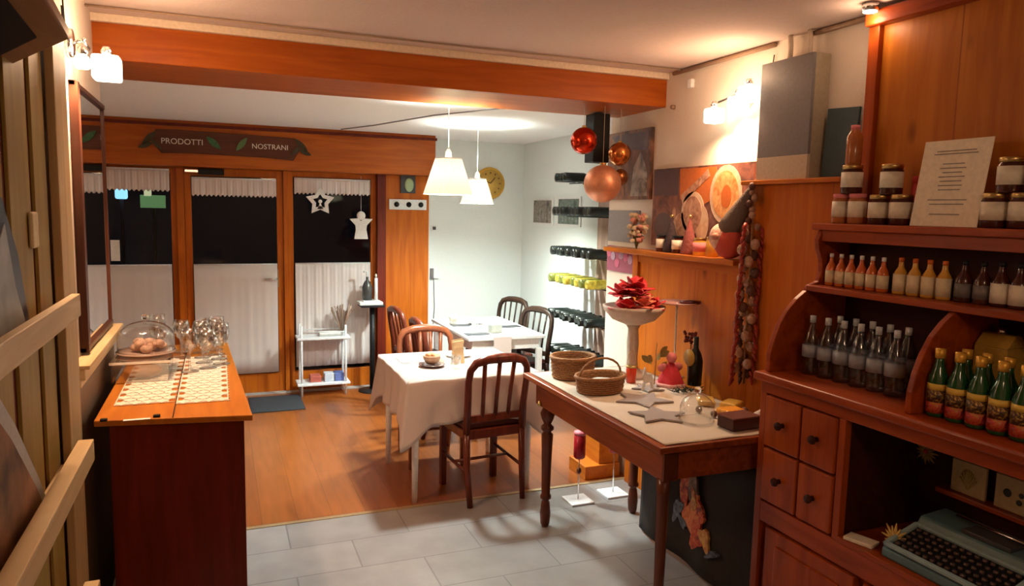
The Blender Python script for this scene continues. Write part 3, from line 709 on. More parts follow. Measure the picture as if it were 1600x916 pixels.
# ================================================================== RIGHT WALL PIECES
SHG = mat('lit_frosted_glass', (1, 1, 1), .3, emit=(1, .86, .66), es=3.5)
def sconce(name, loc, shades, side, e, label, wires=True, hs0=.040):
    """wall spotlight bar; side = +1 when the room lies at -x of the wall"""
    r = empty(name, loc, 0, label, 'lamp')
    y0 = min(s[1] for s in shades); y1 = max(s[1] for s in shades)
    MB().lathe([(.055, 0), (.05, .02), (0, .022)], R=RY(-side*PI/2), c=(side*0, (y0+y1)/2, .03), n=20).build('wall_plate', CHROME, r)
    MB().tube([(-side*.02, (y0+y1)/2, .03), (-side*.06, (y0+y1)/2, .05)], .006).tube([(-side*.06, y0-.02, .05+(shades[0][2] if len(shades) > 1 else 0)*.5), (-side*.06, y1+.02, .05+shades[-1][2]*.5)], .006).build('bar', CHROME, r)
    for q_ in shades:
        dx, y, dz = q_[:3]; hs = q_[3] if len(q_) > 3 else hs0
        s = MB().box((dx-hs, y-hs, dz-hs), (dx+hs, y+hs, dz+hs*.9)).build('glass_shade', SHG, r, bevel=.010)
        MB().lathe([(.014, dz+hs*.9), (.02, dz+hs+.012), (.012, dz+hs+.03)], c=(dx, y, 0), n=12).build('holder', CHROME, s)
        point_light('lamp_glow', (dx-side*.10, y, dz+hs+.05), e*.6*hs/.045, WARM, .03, r)
        l = bpy.data.lights.new('lamp_beam', 'SPOT'); l.energy = e*6*hs/.045; l.color = WARM; l.spot_size = 2.5; l.spot_blend = .8; l.shadow_soft_size = .03
        lo = bpy.data.objects.new('lamp_beam', l); col.objects.link(lo); lo.parent = r; lo.location = (dx, y, dz-hs-.012); lo.rotation_euler = (0, 0, 0)
    if wires:
        m = MB().tube([(-side*.01, y0-.03, .06), (-side*.01, y0-.05, .14), (-side*.01, y0-.06, .21)], .003).tube([(-side*.01, y0-.06, .05), (-side*.01, y0-.08, .13)], .003)
        m.build('wire', BLACK, r)
    return r
sconce('wall_sconce', (2.5, 3.06, 2.31), [(-.10, -.13, .03), (-.06, -.005, -.0), (-.10, .13, -.045)], 1, E_SCR, 'three-shade lit wall sconce above the food poster')
sconce('mirror_sconce', (-.5, 3.20, 2.30), [(.12, .03, -.04), (.055, -.085, -.045, .024)], -1, E_SCL, 'lit glass-shade sconce on the left wall above the mirror', True, .048)
# grey cabinet box
r = empty('meter_box', (2.5, 2.68, 1.921), 0, 'tall grey box cabinet with beige foot on the panel ledge', 'box cabinet')
MB().box((-.10, -.16, .105), (-.085, .165, .54)).build('front', GREY, r, bevel=.002)
MB().box((-.10, -.16, .0), (-.085, .165, .105)).build('foot_panel', mat('beige_panel', (.48, .38, .28), .6), r)
MB().box((-.085, -.16, .0), (-.002, .165, .54)).build('case', mat('taupe_case', (.33, .27, .19), .6), r, bevel=.003)
for y in (-.07, .05): MB().tube([(-.04, y, .54), (-.04, y, .61), (-.035, y+.01, .657)], .012, 10).build('pipe', mat('pipe_paint', (.62, .52, .42), .5), r)
# blue board
o = MB().box((-.012, -.085, 0), (0, .085, .29), 0, RX(.06), (0, 0, 0)).build('blue_board', mat('blue_slate', (.05, .085, .10), .5), None, (2.48, 2.42, 1.925)); tag(o, 'dark blue board leaning on wall right of the grey box', 'board')
o = MB().box((-.025, -.02, 0), (0, .02, .05)).build('wall_sensor', WHITE, None, (2.5, 3.53, 2.46), .006); tag(o, 'tiny white sensor high on wall near the beam end', 'sensor')
o = MB().lathe([(.014, 0), (.012, .02), (0, .022)], R=RY(-PI/2), n=12).build('wall_stud', mat('brown_knob', (.3, .18, .12), .5), None, (2.498, 3.70, 2.375)); tag(o, 'small brown stud on wall just below the beam end', 'stud')

# large picture by the beam (abstract portrait-like photo)
r = empty('canvas_picture', (2.498, 4.165, 1.84), 0, 'dark brown canvas picture hung behind the baubles', 'picture')
MB().box((-.025, -.27, 0), (0, .26, .44)).build('canvas', blotch('brown_canvas', [(.05, .03, .025), (.16, .07, .04), (.30, .13, .06), (.13, .10, .09)], 5, stretch=(1, 1.6, .8)), r)
m = MB()
m.prism([(-.25, .02), (-.05, .02), (-.08, .2), (-.16, .3), (-.24, .18)], -.027, -.0255, 'yz', 0)
m.prism([(-.24, .3), (.1, .33), (.22, .42), (-.25, .42)], -.027, -.0255, 'yz', 1)
m.prism([(.02, .02), (.2, .02), (.16, .25), (.06, .28)], -.027, -.0255, 'yz', 2)
m.build('print', [blotch('cv1', [(.10, .07, .05), (.38, .30, .24), (.48, .38, .28)], 9), blotch('cv2', [(.09, .05, .05), (.16, .10, .10)], 6), blotch('cv3', [(.10, .05, .03), (.33, .12, .05)], 9)], r)
# food poster
r = empty('food_poster', (2.498, 3.40, 1.56), 0, 'wide food photo poster of sliced sausage and bread above shelf', 'poster')
MB().box((-.02, -.45, 0), (0, .455, .46)).build('board', blotch('poster_brown', [(.06, .025, .02), (.20, .07, .05), (.30, .12, .08)], 9), r)
m = MB(); a0 = -.022; a1 = -.0205
m.prism([(.44, .30), (.44, .45), (.19, .45), (.19, .30)], a0, a1, 'yz', 1)
m.prism([(.18, .45), (-.15, .45), (-.20, .30), (.02, .22), (.17, .28)], a0, a1, 'yz', 3)
def disc(m, y, z, rr, mi, a, b, sy=1, n=22): m.prism([(y+rr*sy*math.cos(2*PI*k/n), z+rr*math.sin(2*PI*k/n)) for k in range(n)], a, b, 'yz', mi)
disc(m, -.24, .30, .155, 2, -.0235, -.022, .85); disc(m, -.24, .30, .125, 5, -.025, -.0235, .85); disc(m, -.25, .29, .06, 3, -.026, -.025, .7)
disc(m, .04, .20, .12, 2, -.0235, -.022, .9); disc(m, .04, .20, .095, 4, -.025, -.0235, .9)
disc(m, -.05, .14, .10, 2, -.0240, -.0235, .6); disc(m, .14, .12, .08, 4, -.0235, -.022, 1.1)
m.prism([(.16, .30), (-.02, .40), (-.08, .44), (-.1, .40), (.0, .34), (.14, .25)], -.0235, -.022, 'yz', 4)
disc(m, .33, .12, .08, 1, -.0235, -.022, 1.2); disc(m, .22, .2, .03, 4, -.0235, -.022, .5)
m.build('print', [mat('p0', (.2, .09, .07), .5), mat('p1', (.10, .055, .06), .5), blotch('p2', [(.60, .38, .24), (.75, .56, .40)], 20), mat('p3', (.55, .14, .025), .5), blotch('p4', [(.30, .11, .06), (.62, .36, .24)], 22), blotch('p5', [(.55, .18, .04), (.80, .46, .18)], 24)], r)
# small wall strips
box('grey_wall_card', (2.494, 4.02, 1.56), (2.499, 4.42, 1.77), mat('slate_card', (.24, .22, .23), .6), label='grey card on wall left of the wooden shelf top', cat='card')
r = empty('purple_picture', (2.498, 4.20, 1.36), 0, 'purple flower picture under the left end of wooden shelf', 'picture')
MB().box((-.012, -.20, 0), (0, .21, .17)).build('board', mat('purple_board', (.30, .07, .12), .6), r)
m = MB()
for k in range(7): disc(m, -.15+.055*k, .05+.08*random.random(), .03, k % 2, -.014-.0004*k, -.0122, 1, 10)
m.build('print', [mat('pp1', (.55, .12, .22), .6), mat('pp2', (.45, .3, .42), .6)], r)
# wall shelf
r = empty('wall_shelf', (2.5, 3.60, 1.50), 0, 'orange wooden shelf along the top of the panelling', 'shelf')
MB().box((-.13, -.66, .0), (0, .66, .03)).build('board', OWY, r, bevel=.004)
MB().box((-.055, -.62, -.05), (-.0405, .40, 0)).build('moulding', OWY, r)
# jars on it
def jar(name, R, H, content, lid, lab, label, grp, loc=(0, 0, 0), labz=(.25, .75)):
    r = empty(name, loc, 0, label, 'jar', grp)
    MB().lathe([(R*.92, 0), (R, H*.05), (R, H*.78), (R*.86, H*.86), (R*.86, H*.9)], n=22).build('glass', content, r)
    MB().lathe([(R*.92, H*.86), (R*.94, H*.99), (R*.9, H), (0, H)], n=22).build('lid', lid, r)
    if lab: MB().lathe([(R*1.012, H*labz[0]*.9), (R*1.012, H*labz[1])], n=22).build('label_band', lab, r)
    return r
zs = 1.5305
ja = jar('preserve_jar', .036, .10, JAM, BLACK, LABW, 'black-lidded jar with white label on wall shelf, leftmost of the jars', 'jars on the wall shelf', (2.43, 3.66, zs))
copy_tree(ja, (2.43, 3.50, zs), 0, 'black-lidded white-labelled jar standing second on the wall shelf')
jc = jar('preserve_jar', .035, .095, YJ, BRASS, PINK, 'amber jar with brass lid and pink label on wall shelf', 'jars on the wall shelf', (2.43, 3.30, zs))
jar('preserve_jar', .033, .105, YJ, BRASS, None, 'plain amber jar with brass lid beside the gnome', 'jars on the wall shelf', (2.43, 3.19, zs))
r = empty('dried_bouquet', (2.42, 3.93, zs), 0, 'pink and cream dried bouquet at left end of wall shelf', 'bouquet')
m = MB(); m2 = MB()
for k in range(60):
    a = random.random()*6.28; t = random.random(); h = .05+.17*random.random(); rr = (.02+.075*t)*(1-.3*h/.2)
    (m if k % 2 else m2).sphere((rr*.75*math.cos(a), rr*1.5*math.sin(a), h), .014+.012*random.random(), n=6, sc=(1, 1, .7))
m.build('blossoms', mat('dry_pink', (.58, .25, .19), .9), r); m2.build('blossoms', mat('dry_cream', (.62, .47, .30), .9), r)
m = MB()
for k in range(14): a = k*.45; m.tube([(0, 0, 0), (.03*math.cos(a), .04*math.sin(a), .12)], .003, 5)
m.build('stems', mat('stem_green', (.14, .14, .05), .8), r)
# small gift figure (dark cones) behind jars
for y, c, lb in ((3.585, (.05, .03, .035), 'small dark felt cone tree between the two labelled jars'), (3.41, (.26, .07, .06), 'small dark red cone tree beside the amber jars')):
    r = empty('cone_tree', (2.44, y, zs), 0, lb, 'ornament')
    MB().lathe([(.045, .0), (.047, .01), (.03, .10), (.0, .21)], n=16, wob=.05, wn=7).build('cone', mat('cone%d' % int(y*100), c, .9, bump=.6, bs=70), r); MB().sphere((0, 0, .21), .010).build('tip', BRASS, r)
# gnome
r = empty('gnome_ornament', (2.40, 3.01, 1.5305), 0, 'round pink and red gnome with tall grey leaning hat on shelf end', 'gnome')
MB().sphere((0, 0, .090), .092, n=28, sc=(.85, .95, .97)).build('body', mat('gnome_red', (.52, .06, .035), .6), r)
MB().sphere((-.026, .028, .110), .076, n=24, sc=(.85, .9, .95)).build('beard', mat('gnome_pink', (.74, .46, .36), .9, bump=.5, bs=80), r)
MB().tube([(0, -.005, .15), (0, -.035, .20), (0, -.08, .265), (0, -.125, .33), (0, -.16, .385)], [.070, .058, .040, .022, .005], 16).build('hat', mat('hat_grey', (.15, .11, .09), .95, bump=.5, bs=120), r)
MB().sphere((-.092, .0, .115), .018).build('nose', mat('gnome_nose', (.7, .3, .2), .7), r)
# garland
r = empty('garlic_garland', (2.41, 2.86, .92), 0, 'long hanging garland of garlic bulbs and dried red chillies', 'garland')
MB().tube([(0, 0, 0), (.005, .005, .5), (0, 0, 1.0), (.03, .0, 1.03)], .006).build('cord', WICK, r)
GAR = mat('garlic_skin', (.42, .25, .18), .6, var=.35); CHI = mat('dried_chilli', (.32, .03, .018), .4, var=.3); NUT = mat('dark_nut', (.11, .04, .025), .6)
for k in range(34):
    z = .05 + .028*k; a = k*2.4; rr = .034 if z < .80 else .012
    MB().sphere((rr*math.cos(a)-.012, rr*math.sin(a), z), .024 if z < .75 else .016, n=10, sc=(1, 1, 1.15)).build('garlic_bulb' if k % 3 else 'chestnut', GAR if k % 3 else NUT, r)
for k in range(80):
    z = .02 + .0098*k; a = k*2.1+1; rr = .040+.012*random.random()
    if z > .80: rr *= .5
    p = (rr*math.cos(a)-.012, rr*math.sin(a), z)
    MB().tube([p, (p[0]*1.25, p[1]*1.25, z-.018), (p[0]*1.35, p[1]*1.35, z-.038)], [.009, .010, .003], 7).build('chilli', CHI if k % 3 else NUT, r)

# ================================================================== ANTIQUE TABLE
TX0, TX1, TY0, TY1, TZ = 1.585, 2.30, 2.335, 3.73, .84
r = empty('antique_table', ((TX0+TX1)/2, (TY0+TY1)/2, 0), 0, 'long antique wooden table with turned legs against right panelling', 'table')
hx, hy = (TX1-TX0)/2, (TY1-TY0)/2
MB().box((-hx, -hy, TZ-.028), (hx, hy, TZ)).build('tabletop', TABW, r, bevel=.005)
MB().box((-hx+.04, -hy+.04, TZ-.155), (hx-.04, hy-.10, TZ-.028)).build('apron', TABW, r, bevel=.003)
MB().lathe([(.012, 0), (.016, .012), (0, .02)], R=RY(-PI/2), c=(-hx+.04, hy-.17, TZ-.14), n=12).build('knob', BRASS, r)
prof = [(.018, 0), (.026, .02), (.030, .08), (.024, .14), (.018, .155), (.031, .165), (.031, .18), (.024, .19), (.027, .35), (.031, .48), (.033, .53), (.020, .545), (.036, .56), (.036, .575), (.020, .59), (.034, .62), (.042, .65), (.028, .68), (.03, .69)]
for x in (-1, 1):
    for y in (-1, 1):
        yy = (hy-.19) if y > 0 else -(hy-.065)
        if y > 0: m = MB().lathe(prof, (x*(hx-.075), yy, 0), 18)
        else: m = MB().lathe([(.022, 0), (.026, .3), (.030, .62), (.036, .69)], (x*(hx-.065), yy, 0), 4)
        m.box((x*(hx-.075)-.034, yy-.034, .685), (x*(hx-.075)+.034, yy+.034, .80)); m.build('leg', TABD, r)
o = MB().grid(lambda u, v: (-hx+.035+(2*hx-.06)*u, -hy+.02+(2*hy-.05)*v, .0015+.0012*math.sin(u*17+v*9)), 30, 60).build('table_runner', cloth_mat('beige_linen', (.60, .52, .43), .02), None, ((TX0+TX1)/2, (TY0+TY1)/2, TZ+.0015), solid=.002)
tag(o, 'beige linen cloth spread over the antique table top', 'tablecloth')
T = TZ + .006
def basket(loc, rx, ry, h, label, handle=False, fill=None):
    r = empty('wicker_basket', loc, random.random(), label, 'basket')
    m = MB(); n = 72; rows = int(h/.011)
    for j in range(rows):
        z = .008 + j*.011; k = 1 + .10*j/rows
        m.tube([(rx*k*(1+.02*math.cos(18*2*PI*i/n + PI*(j % 2)))*math.cos(2*PI*i/n), ry*k*(1+.02*math.cos(18*2*PI*i/n+PI*(j % 2)))*math.sin(2*PI*i/n), z) for i in range(n)], .0065, 5, 0, True)
    m.lathe([(.0, .003), (1, .003), (1, .008), (0, .008)], sx=rx, sy=ry, n=32); m.build('weave', WICK, r)
    m = MB(); m.tube([(rx*1.12*math.cos(2*PI*i/n), ry*1.12*math.sin(2*PI*i/n), h) for i in range(n)], .010, 6, 0, True).build('rim', WICK, r)
    if handle: MB().tube([(rx*1.1*math.cos(PI*t/10), 0, h+.09*math.sin(PI*t/10)) for t in range(11)], .006, 6).build('handle', WICK, r)
    if fill:
        o = MB().lathe([(0, h*.6), (.5, h*.75), (.8, h*.62), (.85, h*.3)], sx=rx, sy=ry, n=20, wob=.08, wn=5).build('napkin_lining', fill, r)
    return r
basket((1.80, 3.53, T), .115, .10, .115, 'taller wicker basket at the far end of the antique table', fill=LINEN)
basket((1.79, 3.20, T), .125, .09, .08, 'low wicker basket with white lining in front of the taller one', True, PAPERW)
# pedestal bowl with flowers
r = empty('pedestal_bowl', (2.12, 3.44, T), 0, 'wide pale stone bowl on a turned column, filled with red flowers', 'bowl')
STONE = mat('pale_stone', (.58, .46, .38), .6, bump=.2, bs=40)
MB().lathe([(.085, 0), (.085, .018), (.06, .03), (.035, .05), (.030, .10), (.034, .19), (.028, .27), (.045, .30)], n=28).build('column', STONE, r)
MB().lathe([(.045, .295), (.12, .325), (.165, .375), (.172, .40), (.160, .40), (.11, .36), (0, .345)], n=40).build('bowl', STONE, r)
def flower(loc, R, m_, label, grp, cat='flower', tilt=0):
    r = empty('artificial_flower', loc, random.random()*3, label, cat, grp)
    for k in range(9):
        a = k*2*PI/9*1.0 + (k % 2)*.2; up = .2 + .5*(k % 3)
        L = R*(1-.12*(k % 3)); d = Vector((math.cos(a)*math.cos(up), math.sin(a)*math.cos(up), math.sin(up))); s = Vector((-math.sin(a), math.cos(a), 0))
        nn = d.cross(s); m = MB(); vs = []
        for i in range(7):
            t = i/6; wd = R*.42*math.sin(PI*(t*.9+.05))
            for q in (-1, 0, 1): vs.append(d*(L*t) + s*(wd*q) + nn*(-.15*R*(t**2) + (.06*R if q == 0 else 0)) + Vector((0, 0, R*.2)))
        fs = [(i*3+q, i*3+q+1, i*3+q+4, i*3+q+3) for i in range(6) for q in (0, 1)]
        m.add(vs, fs, 0, True); m.build('petal', m_, r, solid=.002, fix=False)
    MB().sphere((0, 0, R*.24), R*.14, n=10).build('centre', GOLD, r)
    return r
RF = mat('red_petal', (.58, .022, .03), .6); PF = mat('coral_petal', (.72, .16, .10), .7)
bx, by, bz = 2.12, 3.44, T+.365
for dx, dy, dz, R_, m_, lb in ((-.08, -.05, .0, .10, RF, 'red fabric flower at left rim in the pedestal bowl'), (.08, -.05, .0, .10, RF, 'red fabric flower at right rim in the pedestal bowl'),
        (-.05, .05, .06, .11, RF, 'red fabric flower in left middle of the bowl pile'), (.06, .05, .055, .11, RF, 'red fabric flower in right middle of the bowl pile'),
        (.0, .0, .10, .11, RF, 'red fabric flower crowning the pile in the pedestal bowl'), (-.02, -.06, .075, .075, mat('dark_red_petal', (.36, .015, .03), .6), 'dark red fabric flower high at front of the bowl pile'),
        (.0, -.10, .02, .085, PF, 'coral fabric flower low at front of the bowl pile'), (.02, -.085, .055, .06, mat('peach_petal', (.75, .30, .17), .7), 'small peach fabric flower at front of the bowl pile')):
    flower((bx+dx, by+dy, bz+dz), R_, m_, lb, 'flowers in the pedestal bowl')
# tall thin cake stand with dark plate
r = empty('tiered_stand', (2.345, 3.36, T), 0, 'thin pale-stemmed stand with glass and dark plate on top', 'stand')
MB().lathe([(.06, 0), (.05, .006), (.006, .014)], n=20).build('base', STEEL, r); MB().tube([(0, 0, .01), (0, 0, .42)], .0045).build('stem', WMET, r)
MB().lathe([(.008, .408), (.115, .418), (.12, .425), (.0, .415)], n=30).build('plate', mat('pale_pink_glass', (.55, .3, .28), .3), r)
MB().lathe([(.055, .420), (.06, .433), (.0, .44)], c=(.05, -.05, 0), n=20).build('dark_plate', mat('dark_maroon_plate', (.09, .012, .015), .3), r)
# red candle jar, angel doll, dark bottle, ornaments
r = empty('candle_jar', (2.045, 3.32, T), 0, 'small red candle jar with wire rim on antique table', 'candle')
MB().lathe([(.026, 0), (.028, .085), (0, .087)], n=18).build('red_glass', mat('red_glass', (.60, .05, .015), .15), r); MB().lathe([(.029, .083), (.031, .092), (.02, .094)], n=18).build('rim', BRASS, r)
MB().tube([(-.028, 0, .09), (-.02, 0, .16), (.0, 0, .175), (.02, 0, .16), (.028, 0, .09)], .002, 6).build('handle', BRASS, r)
r = empty('angel_doll', (2.215, 3.20, T), 0, 'red felt angel doll with pink head on antique table', 'doll')
MB().lathe([(.075, 0), (.07, .02), (.045, .075), (.018, .115), (.012, .125)], n=22, wob=.08, wn=6).build('dress', mat('red_felt', (.55, .03, .045), .85), r)
MB().sphere((0, 0, .15), .028, n=16).build('head', PINK, r)
for s in (-1, 1): MB().sphere((s*.045, .01, .095), .035, sc=(1, .3, .7), n=12).build('wing', PINK, r)
MB().lathe([(.078, .0), (.080, .012), (.074, .018)], n=22, wob=.08, wn=6).build('hem', mat('pink_hem', (.75, .4, .38), .9), r)
r = empty('liqueur_bottle', (2.345, 3.17, T), 0, 'dark liqueur bottle with gold round label behind the red doll', 'bottle')
MB().lathe([(.038, 0), (.04, .13), (.03, .17), (.014, .20), (.013, .26), (0, .262)], n=20).build('glass', DBOT, r)
MB().lathe([(.045, 0), (.045, .006), (0, .007)], R=RY(-PI/2) , c=(-.037, 0, .15), n=24).build('round_label', mat('ochre_label', (.42, .27, .05), .5), r)
r = empty('olive_sprig', (2.14, 3.24, T), 0, 'sprig of olive-brown leaves beside the red doll', 'sprig')
for k in range(9):
    a = k*.9; m = MB(); MM = Matrix.Rotation(a, 4, 'Z')
    leaf(m, (.05, .10+.012*k), .06, .016, .7, 0, th=.002); 
    ob = m.build('leaf', mat('olive_leaf', (.26, .17, .05), .7), r); ob.rotation_euler = (0, 0, a)
MB().tube([(0, 0, 0), (.005, 0, .2)], .003).build('stem', WICK, r)
r = empty('berry_twig', (2.385, 3.27, T), 0, 'twig of dark red berries behind the red doll', 'berries')
m = MB()
for k in range(18): a = k*2.4; m.sphere((.05*math.cos(a)*random.random(), .06*math.sin(a)*random.random(), .20+.07*random.random()), .010, n=8)
m.build('berries', mat('dark_berry', (.16, .02, .02), .4), r); MB().tube([(0, 0, 0), (0, 0, .2)], .003).build('stem', WICK, r)
# felt stars lying on the runner
def felt_star(loc, rz, R, label):
    o = MB().prism(starpoly(R, R*.5), 0, .010, 'xy').build('felt_star', GREYF, None, loc, .003, rz=rz)
    return tag(o, label, 'felt star', 'grey felt stars')
felt_star((1.90, 2.97, T), .3, .15, 'large grey felt star lying in middle of the antique table')
felt_star((1.82, 2.71, T), .9, .14, 'large grey felt star lying near the glass dome')
felt_star((2.05, 3.16, T), .1, .09, 'smaller grey felt star before the pedestal bowl foot')
r = empty('pine_twig', (2.20, 3.03, T), 0, 'dark green pine twig lying before the liqueur bottle', 'twig')
m = MB()
for k in range(40): a = random.random()*6.28; q = (-.08+.004*k, .02*math.sin(k), .010); m.tube([q, (q[0]+.035*math.cos(a), q[1]+.035*math.sin(a), .008+.03*random.random())], [.003, .001], 4)
m.build('needles', mat('pine_dark', (.02, .04, .03), .8), r)
# snowflake/white cutout & glass dome
r = empty('white_reindeer', (2.02, 3.12, T+.0105), .4, 'small translucent white cut-out figure on the smaller star', 'ornament')
MB().prism([(-.05, 0), (-.035, .05), (-.045, .08), (-.03, .12), (-.015, .085), (.03, .075), (.045, .05), (.05, 0), (.035, 0), (.025, .035), (-.02, .035), (-.035, 0)], -.004, .004, 'xz').build('cutout', mat('frost_white', (.75, .72, .68), .5), r)
def cloche(loc, R, H, label, grp='glass domes', name='glass_dome', knobh=.03):
    r = empty(name, loc, 0, label, 'glass dome', grp)
    prof = [(R, 0), (R*1.0, H*.45)] + [(R*math.cos(t*PI/16), H*.45 + (H*.55)*math.sin(t*PI/16)) for t in range(1, 8)] + [(0.004, H)]
    th = .003
    outer = prof; inner = [(max(rr-th, .002), z-th*.7 if z > H*.5 else z) for rr, z in reversed(prof)]
    MB().grid(lambda u, v: (prof[min(int(v*(len(prof)-1)+.5), len(prof)-1)][0]*math.cos(2*PI*u), prof[min(int(v*(len(prof)-1)+.5), len(prof)-1)][0]*math.sin(2*PI*u), prof[min(int(v*(len(prof)-1)+.5), len(prof)-1)][1]), 48, len(prof), 0, True).build('dome', GLASS, r)
    MB().tube([(R*math.cos(2*PI*k/48), R*math.sin(2*PI*k/48), .003) for k in range(48)], .003, 6, 0, True).build('rim', GLASS, r)
    MB().sphere((0, 0, H+knobh*.6), knobh*.55, n=14).build('knob', mat('solid_glass', (.95, .96, .97), .03, trans=1, ior=1.45), r)
    return r
cloche((1.945, 2.60, T), .075, .12, 'small clear glass dome near the front corner of antique table')
# dark box with amber sweets, yellow ornaments, cloth
r = empty('chocolate_box', (2.06, 2.46, T), .06, 'dark oblong box at the near end of antique table', 'box')
MB().box((-.075, -.05, 0), (.075, .05, .048)).build('box', mat('dark_box', (.06, .014, .012), .35), r, bevel=.004)
MB().box((-.078, -.053, .048), (.078, .053, .056)).build('lid', mat('box_lid', (.13, .035, .025), .4), r, bevel=.003)
for i, (x, y, c, lb) in enumerate(((2.13, 2.60, (.72, .30, .03), 'orange-yellow wax block behind the dark box'), (2.23, 2.72, (.62, .36, .06), 'dull yellow wax block beside the panelling'), (2.16, 2.82, (.60, .36, .07), 'flat golden block, farthest of the yellow ones'))):
    o = MB().box((-.055, -.04, 0), (.055, .04, .04-.006*i)).build('wax_block', mat('wax%d' % i, c, .35, var=.2), None, (x, y, T), .010, rz=.5*i); tag(o, lb, 'wax block')
for i, (x, y) in enumerate(((2.03, 2.70), (2.05, 2.615), (2.225, 2.62))):
    o = MB().sphere((0, 0, .016), .016, n=12).build('dark_nut', NUT, None, (x, y, T)); tag(o, ['dark round nut left of the yellow blocks, the farther', 'dark round nut just behind the dark box', 'dark round nut beside the orange-yellow block, at the back'][i], 'nut', 'dark nuts')
def crump(u, v): return ((u-.5)*.12+.01*math.sin(v*9), (v-.5)*.17, .012+.035*math.sin(PI*u)*math.sin(PI*v)*(1+.6*math.sin(u*14+v*8)))
o = MB().grid(crump, 24, 24).build('crumpled_cloth', LINEN, None, (2.225, 2.48, T), solid=.003); tag(o, 'crumpled cream cloth at the right near corner of antique table', 'cloth')

# bag under the table
r = empty('printed_bag', (2.14, 2.83, .0), 0, 'large black cloth banner with colourful rooster print beneath antique table', 'banner')
BAG = mat('black_cloth', (.022, .016, .014), .85, bump=.3, bs=30)
def bagf(u, v):
    y = -.5+1.0*u; z = .015+.64*v
    return (.012*math.sin(y*14+v*2), y, z)
MB().grid(bagf, 40, 12).build('banner_cloth', BAG, r, solid=.014)
m = MB(); X0, X1 = -.034, -.024; BO = -.12
def blob(m, y, z, ry, rz_, mi, ang=0, k=0):
    n = 14; ca, sa = math.cos(ang), math.sin(ang); P = []
    for i in range(n):
        a = 2*PI*i/n; q = 1+.28*math.sin(3*a+k); P.append((y+ry*q*math.cos(a)*ca-rz_*q*math.sin(a)*sa, z+ry*q*math.cos(a)*sa+rz_*q*math.sin(a)*ca))
    m.prism([(a_+BO, b_) for a_, b_ in P], X0-.0006*k, X1, 'yz', mi)
blob(m, .17, .40, .035, .13, 0, .1, 1); blob(m, .10, .43, .035, .12, 3, -.1, 2); blob(m, .11, .30, .05, .10, 1, .3, 3); blob(m, .06, .34, .035, .09, 0, -.4, 4)
blob(m, .06, .21, .05, .07, 0, .2, 5); blob(m, .0, .22, .035, .055, 2, -.5, 6); blob(m, .22, .28, .03, .07, 4, .5, 7); blob(m, .18, .24, .05, .02, 4, .6, 8); blob(m, -.06, .17, .05, .015, 4, -.5, 9); blob(m, .09, .37, .02, .05, 2, 0, 10)
m.build('print', [blotch('flame_red', [(.14, .02, .01), (.50, .06, .015), (.55, .20, .04)], 30), blotch('flame_orange', [(.35, .05, .01), (.66, .18, .03), (.4, .2, .12)], 26), blotch('flame_yellow', [(.4, .12, .03), (.62, .38, .10)], 30), blotch('dull_brown', [(.05, .03, .02), (.24, .13, .08)], 24), blotch('dull_blue', [(.02, .02, .03), (.12, .14, .2)], 26)], r)

# floor lanterns behind the table + wooden step
def stem_lantern(loc, label):
    r = empty('stem_lantern', loc, 0, label, 'lantern', 'stem lanterns')
    MB().box((-.075, -.075, 0), (.075, .075, .012)).build('base', WMET, r, bevel=.003)
    MB().tube([(0, 0, .01), (0, 0, .30)], .004).build('stem', CHROME, r)
    MB().lathe([(.028, .27), (.036, .28), (.036, .42), (0, .421)], n=18).build('red_glass', mat('deep_red_glass', (.36, .012, .02), .25), r)
    MB().lathe([(.037, .418), (.037, .435), (0, .436)], n=18).build('rim', mat('pink_rim', (.75, .2, .25), .5), r)
    return r
l1 = stem_lantern((2.0, 3.80, 0), 'red glass lantern on thin stem with white foot, left one')
MB().sphere((0, 0, .19), .016, sc=(1, 1, 1.3), n=10).build('bead', TABD, l1)
copy_tree(stem_lantern((2.26, 3.83, 0), 'x'), (2.26, 3.83, 0), 0, 'red glass lantern on thin stem with white foot, right one, by panelling') if False else tag(stem_lantern((2.26, 3.83, 0), 'red glass lantern on thin stem with white foot, right one by panelling'))
r = empty('wooden_step', (2.36, 4.21, 0), 0, 'low orange wooden step with two levels at the wall end', 'step')
MB().box((-.16, -.12, 0), (.10, .12, .09)).build('lower_tread', OWY, r, bevel=.004); MB().box((-.05, -.10, .09), (.10, .12, .33)).build('upper_tread', OWY, r, bevel=.004)

# ================================================================== HUTCH
HY0, HY1 = .75, 2.30      # near, far end
HXF, HXB = 2.03, 2.435
r = H = empty('wooden_hutch', (2.2, 1.5, 0), 0, 'tall reddish pine hutch full of bottles and jars at right', 'hutch')
def hb(name, a, b, m_=HUTCH, bevel=.003, parent=None, label=None):
    c = Vector((2.2, 1.5, 0)); o = MB().box(Vector(a)-c, Vector(b)-c).build(name, m_, parent or H, None, bevel)
    if label: o['label'] = label
    return o
hb('worktop', (HXF-.03, HY0, 1.095), (HXB, HY1+.02, 1.128), bevel=.008)
hb('top_rail', (HXF, HY0, 1.045), (HXF+.03, HY1, 1.095))
hb('carcass', (HXF+.03, 1.88, .10), (HXB, HY1-.005, 1.094), HUTCHZ)
hb('carcass', (HXF+.03, HY0, .0), (HXB, 1.878, .60), HUTCHZ)
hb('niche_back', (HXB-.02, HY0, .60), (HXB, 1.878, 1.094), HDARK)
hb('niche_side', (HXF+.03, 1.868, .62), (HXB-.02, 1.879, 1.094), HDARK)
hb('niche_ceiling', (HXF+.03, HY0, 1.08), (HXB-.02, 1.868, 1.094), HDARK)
hb('niche_floor', (HXF-.005, HY0, .60), (HXB-.02, 1.868, .62), HUTCH)
hb('side_stile', (HXF, HY1-.035, 0), (HXF+.03, HY1, 1.045), HUTCHZ)
hb('middle_stile', (HXF, 1.865, .60), (HXF+.03, 1.895, 1.045), HUTCHZ)
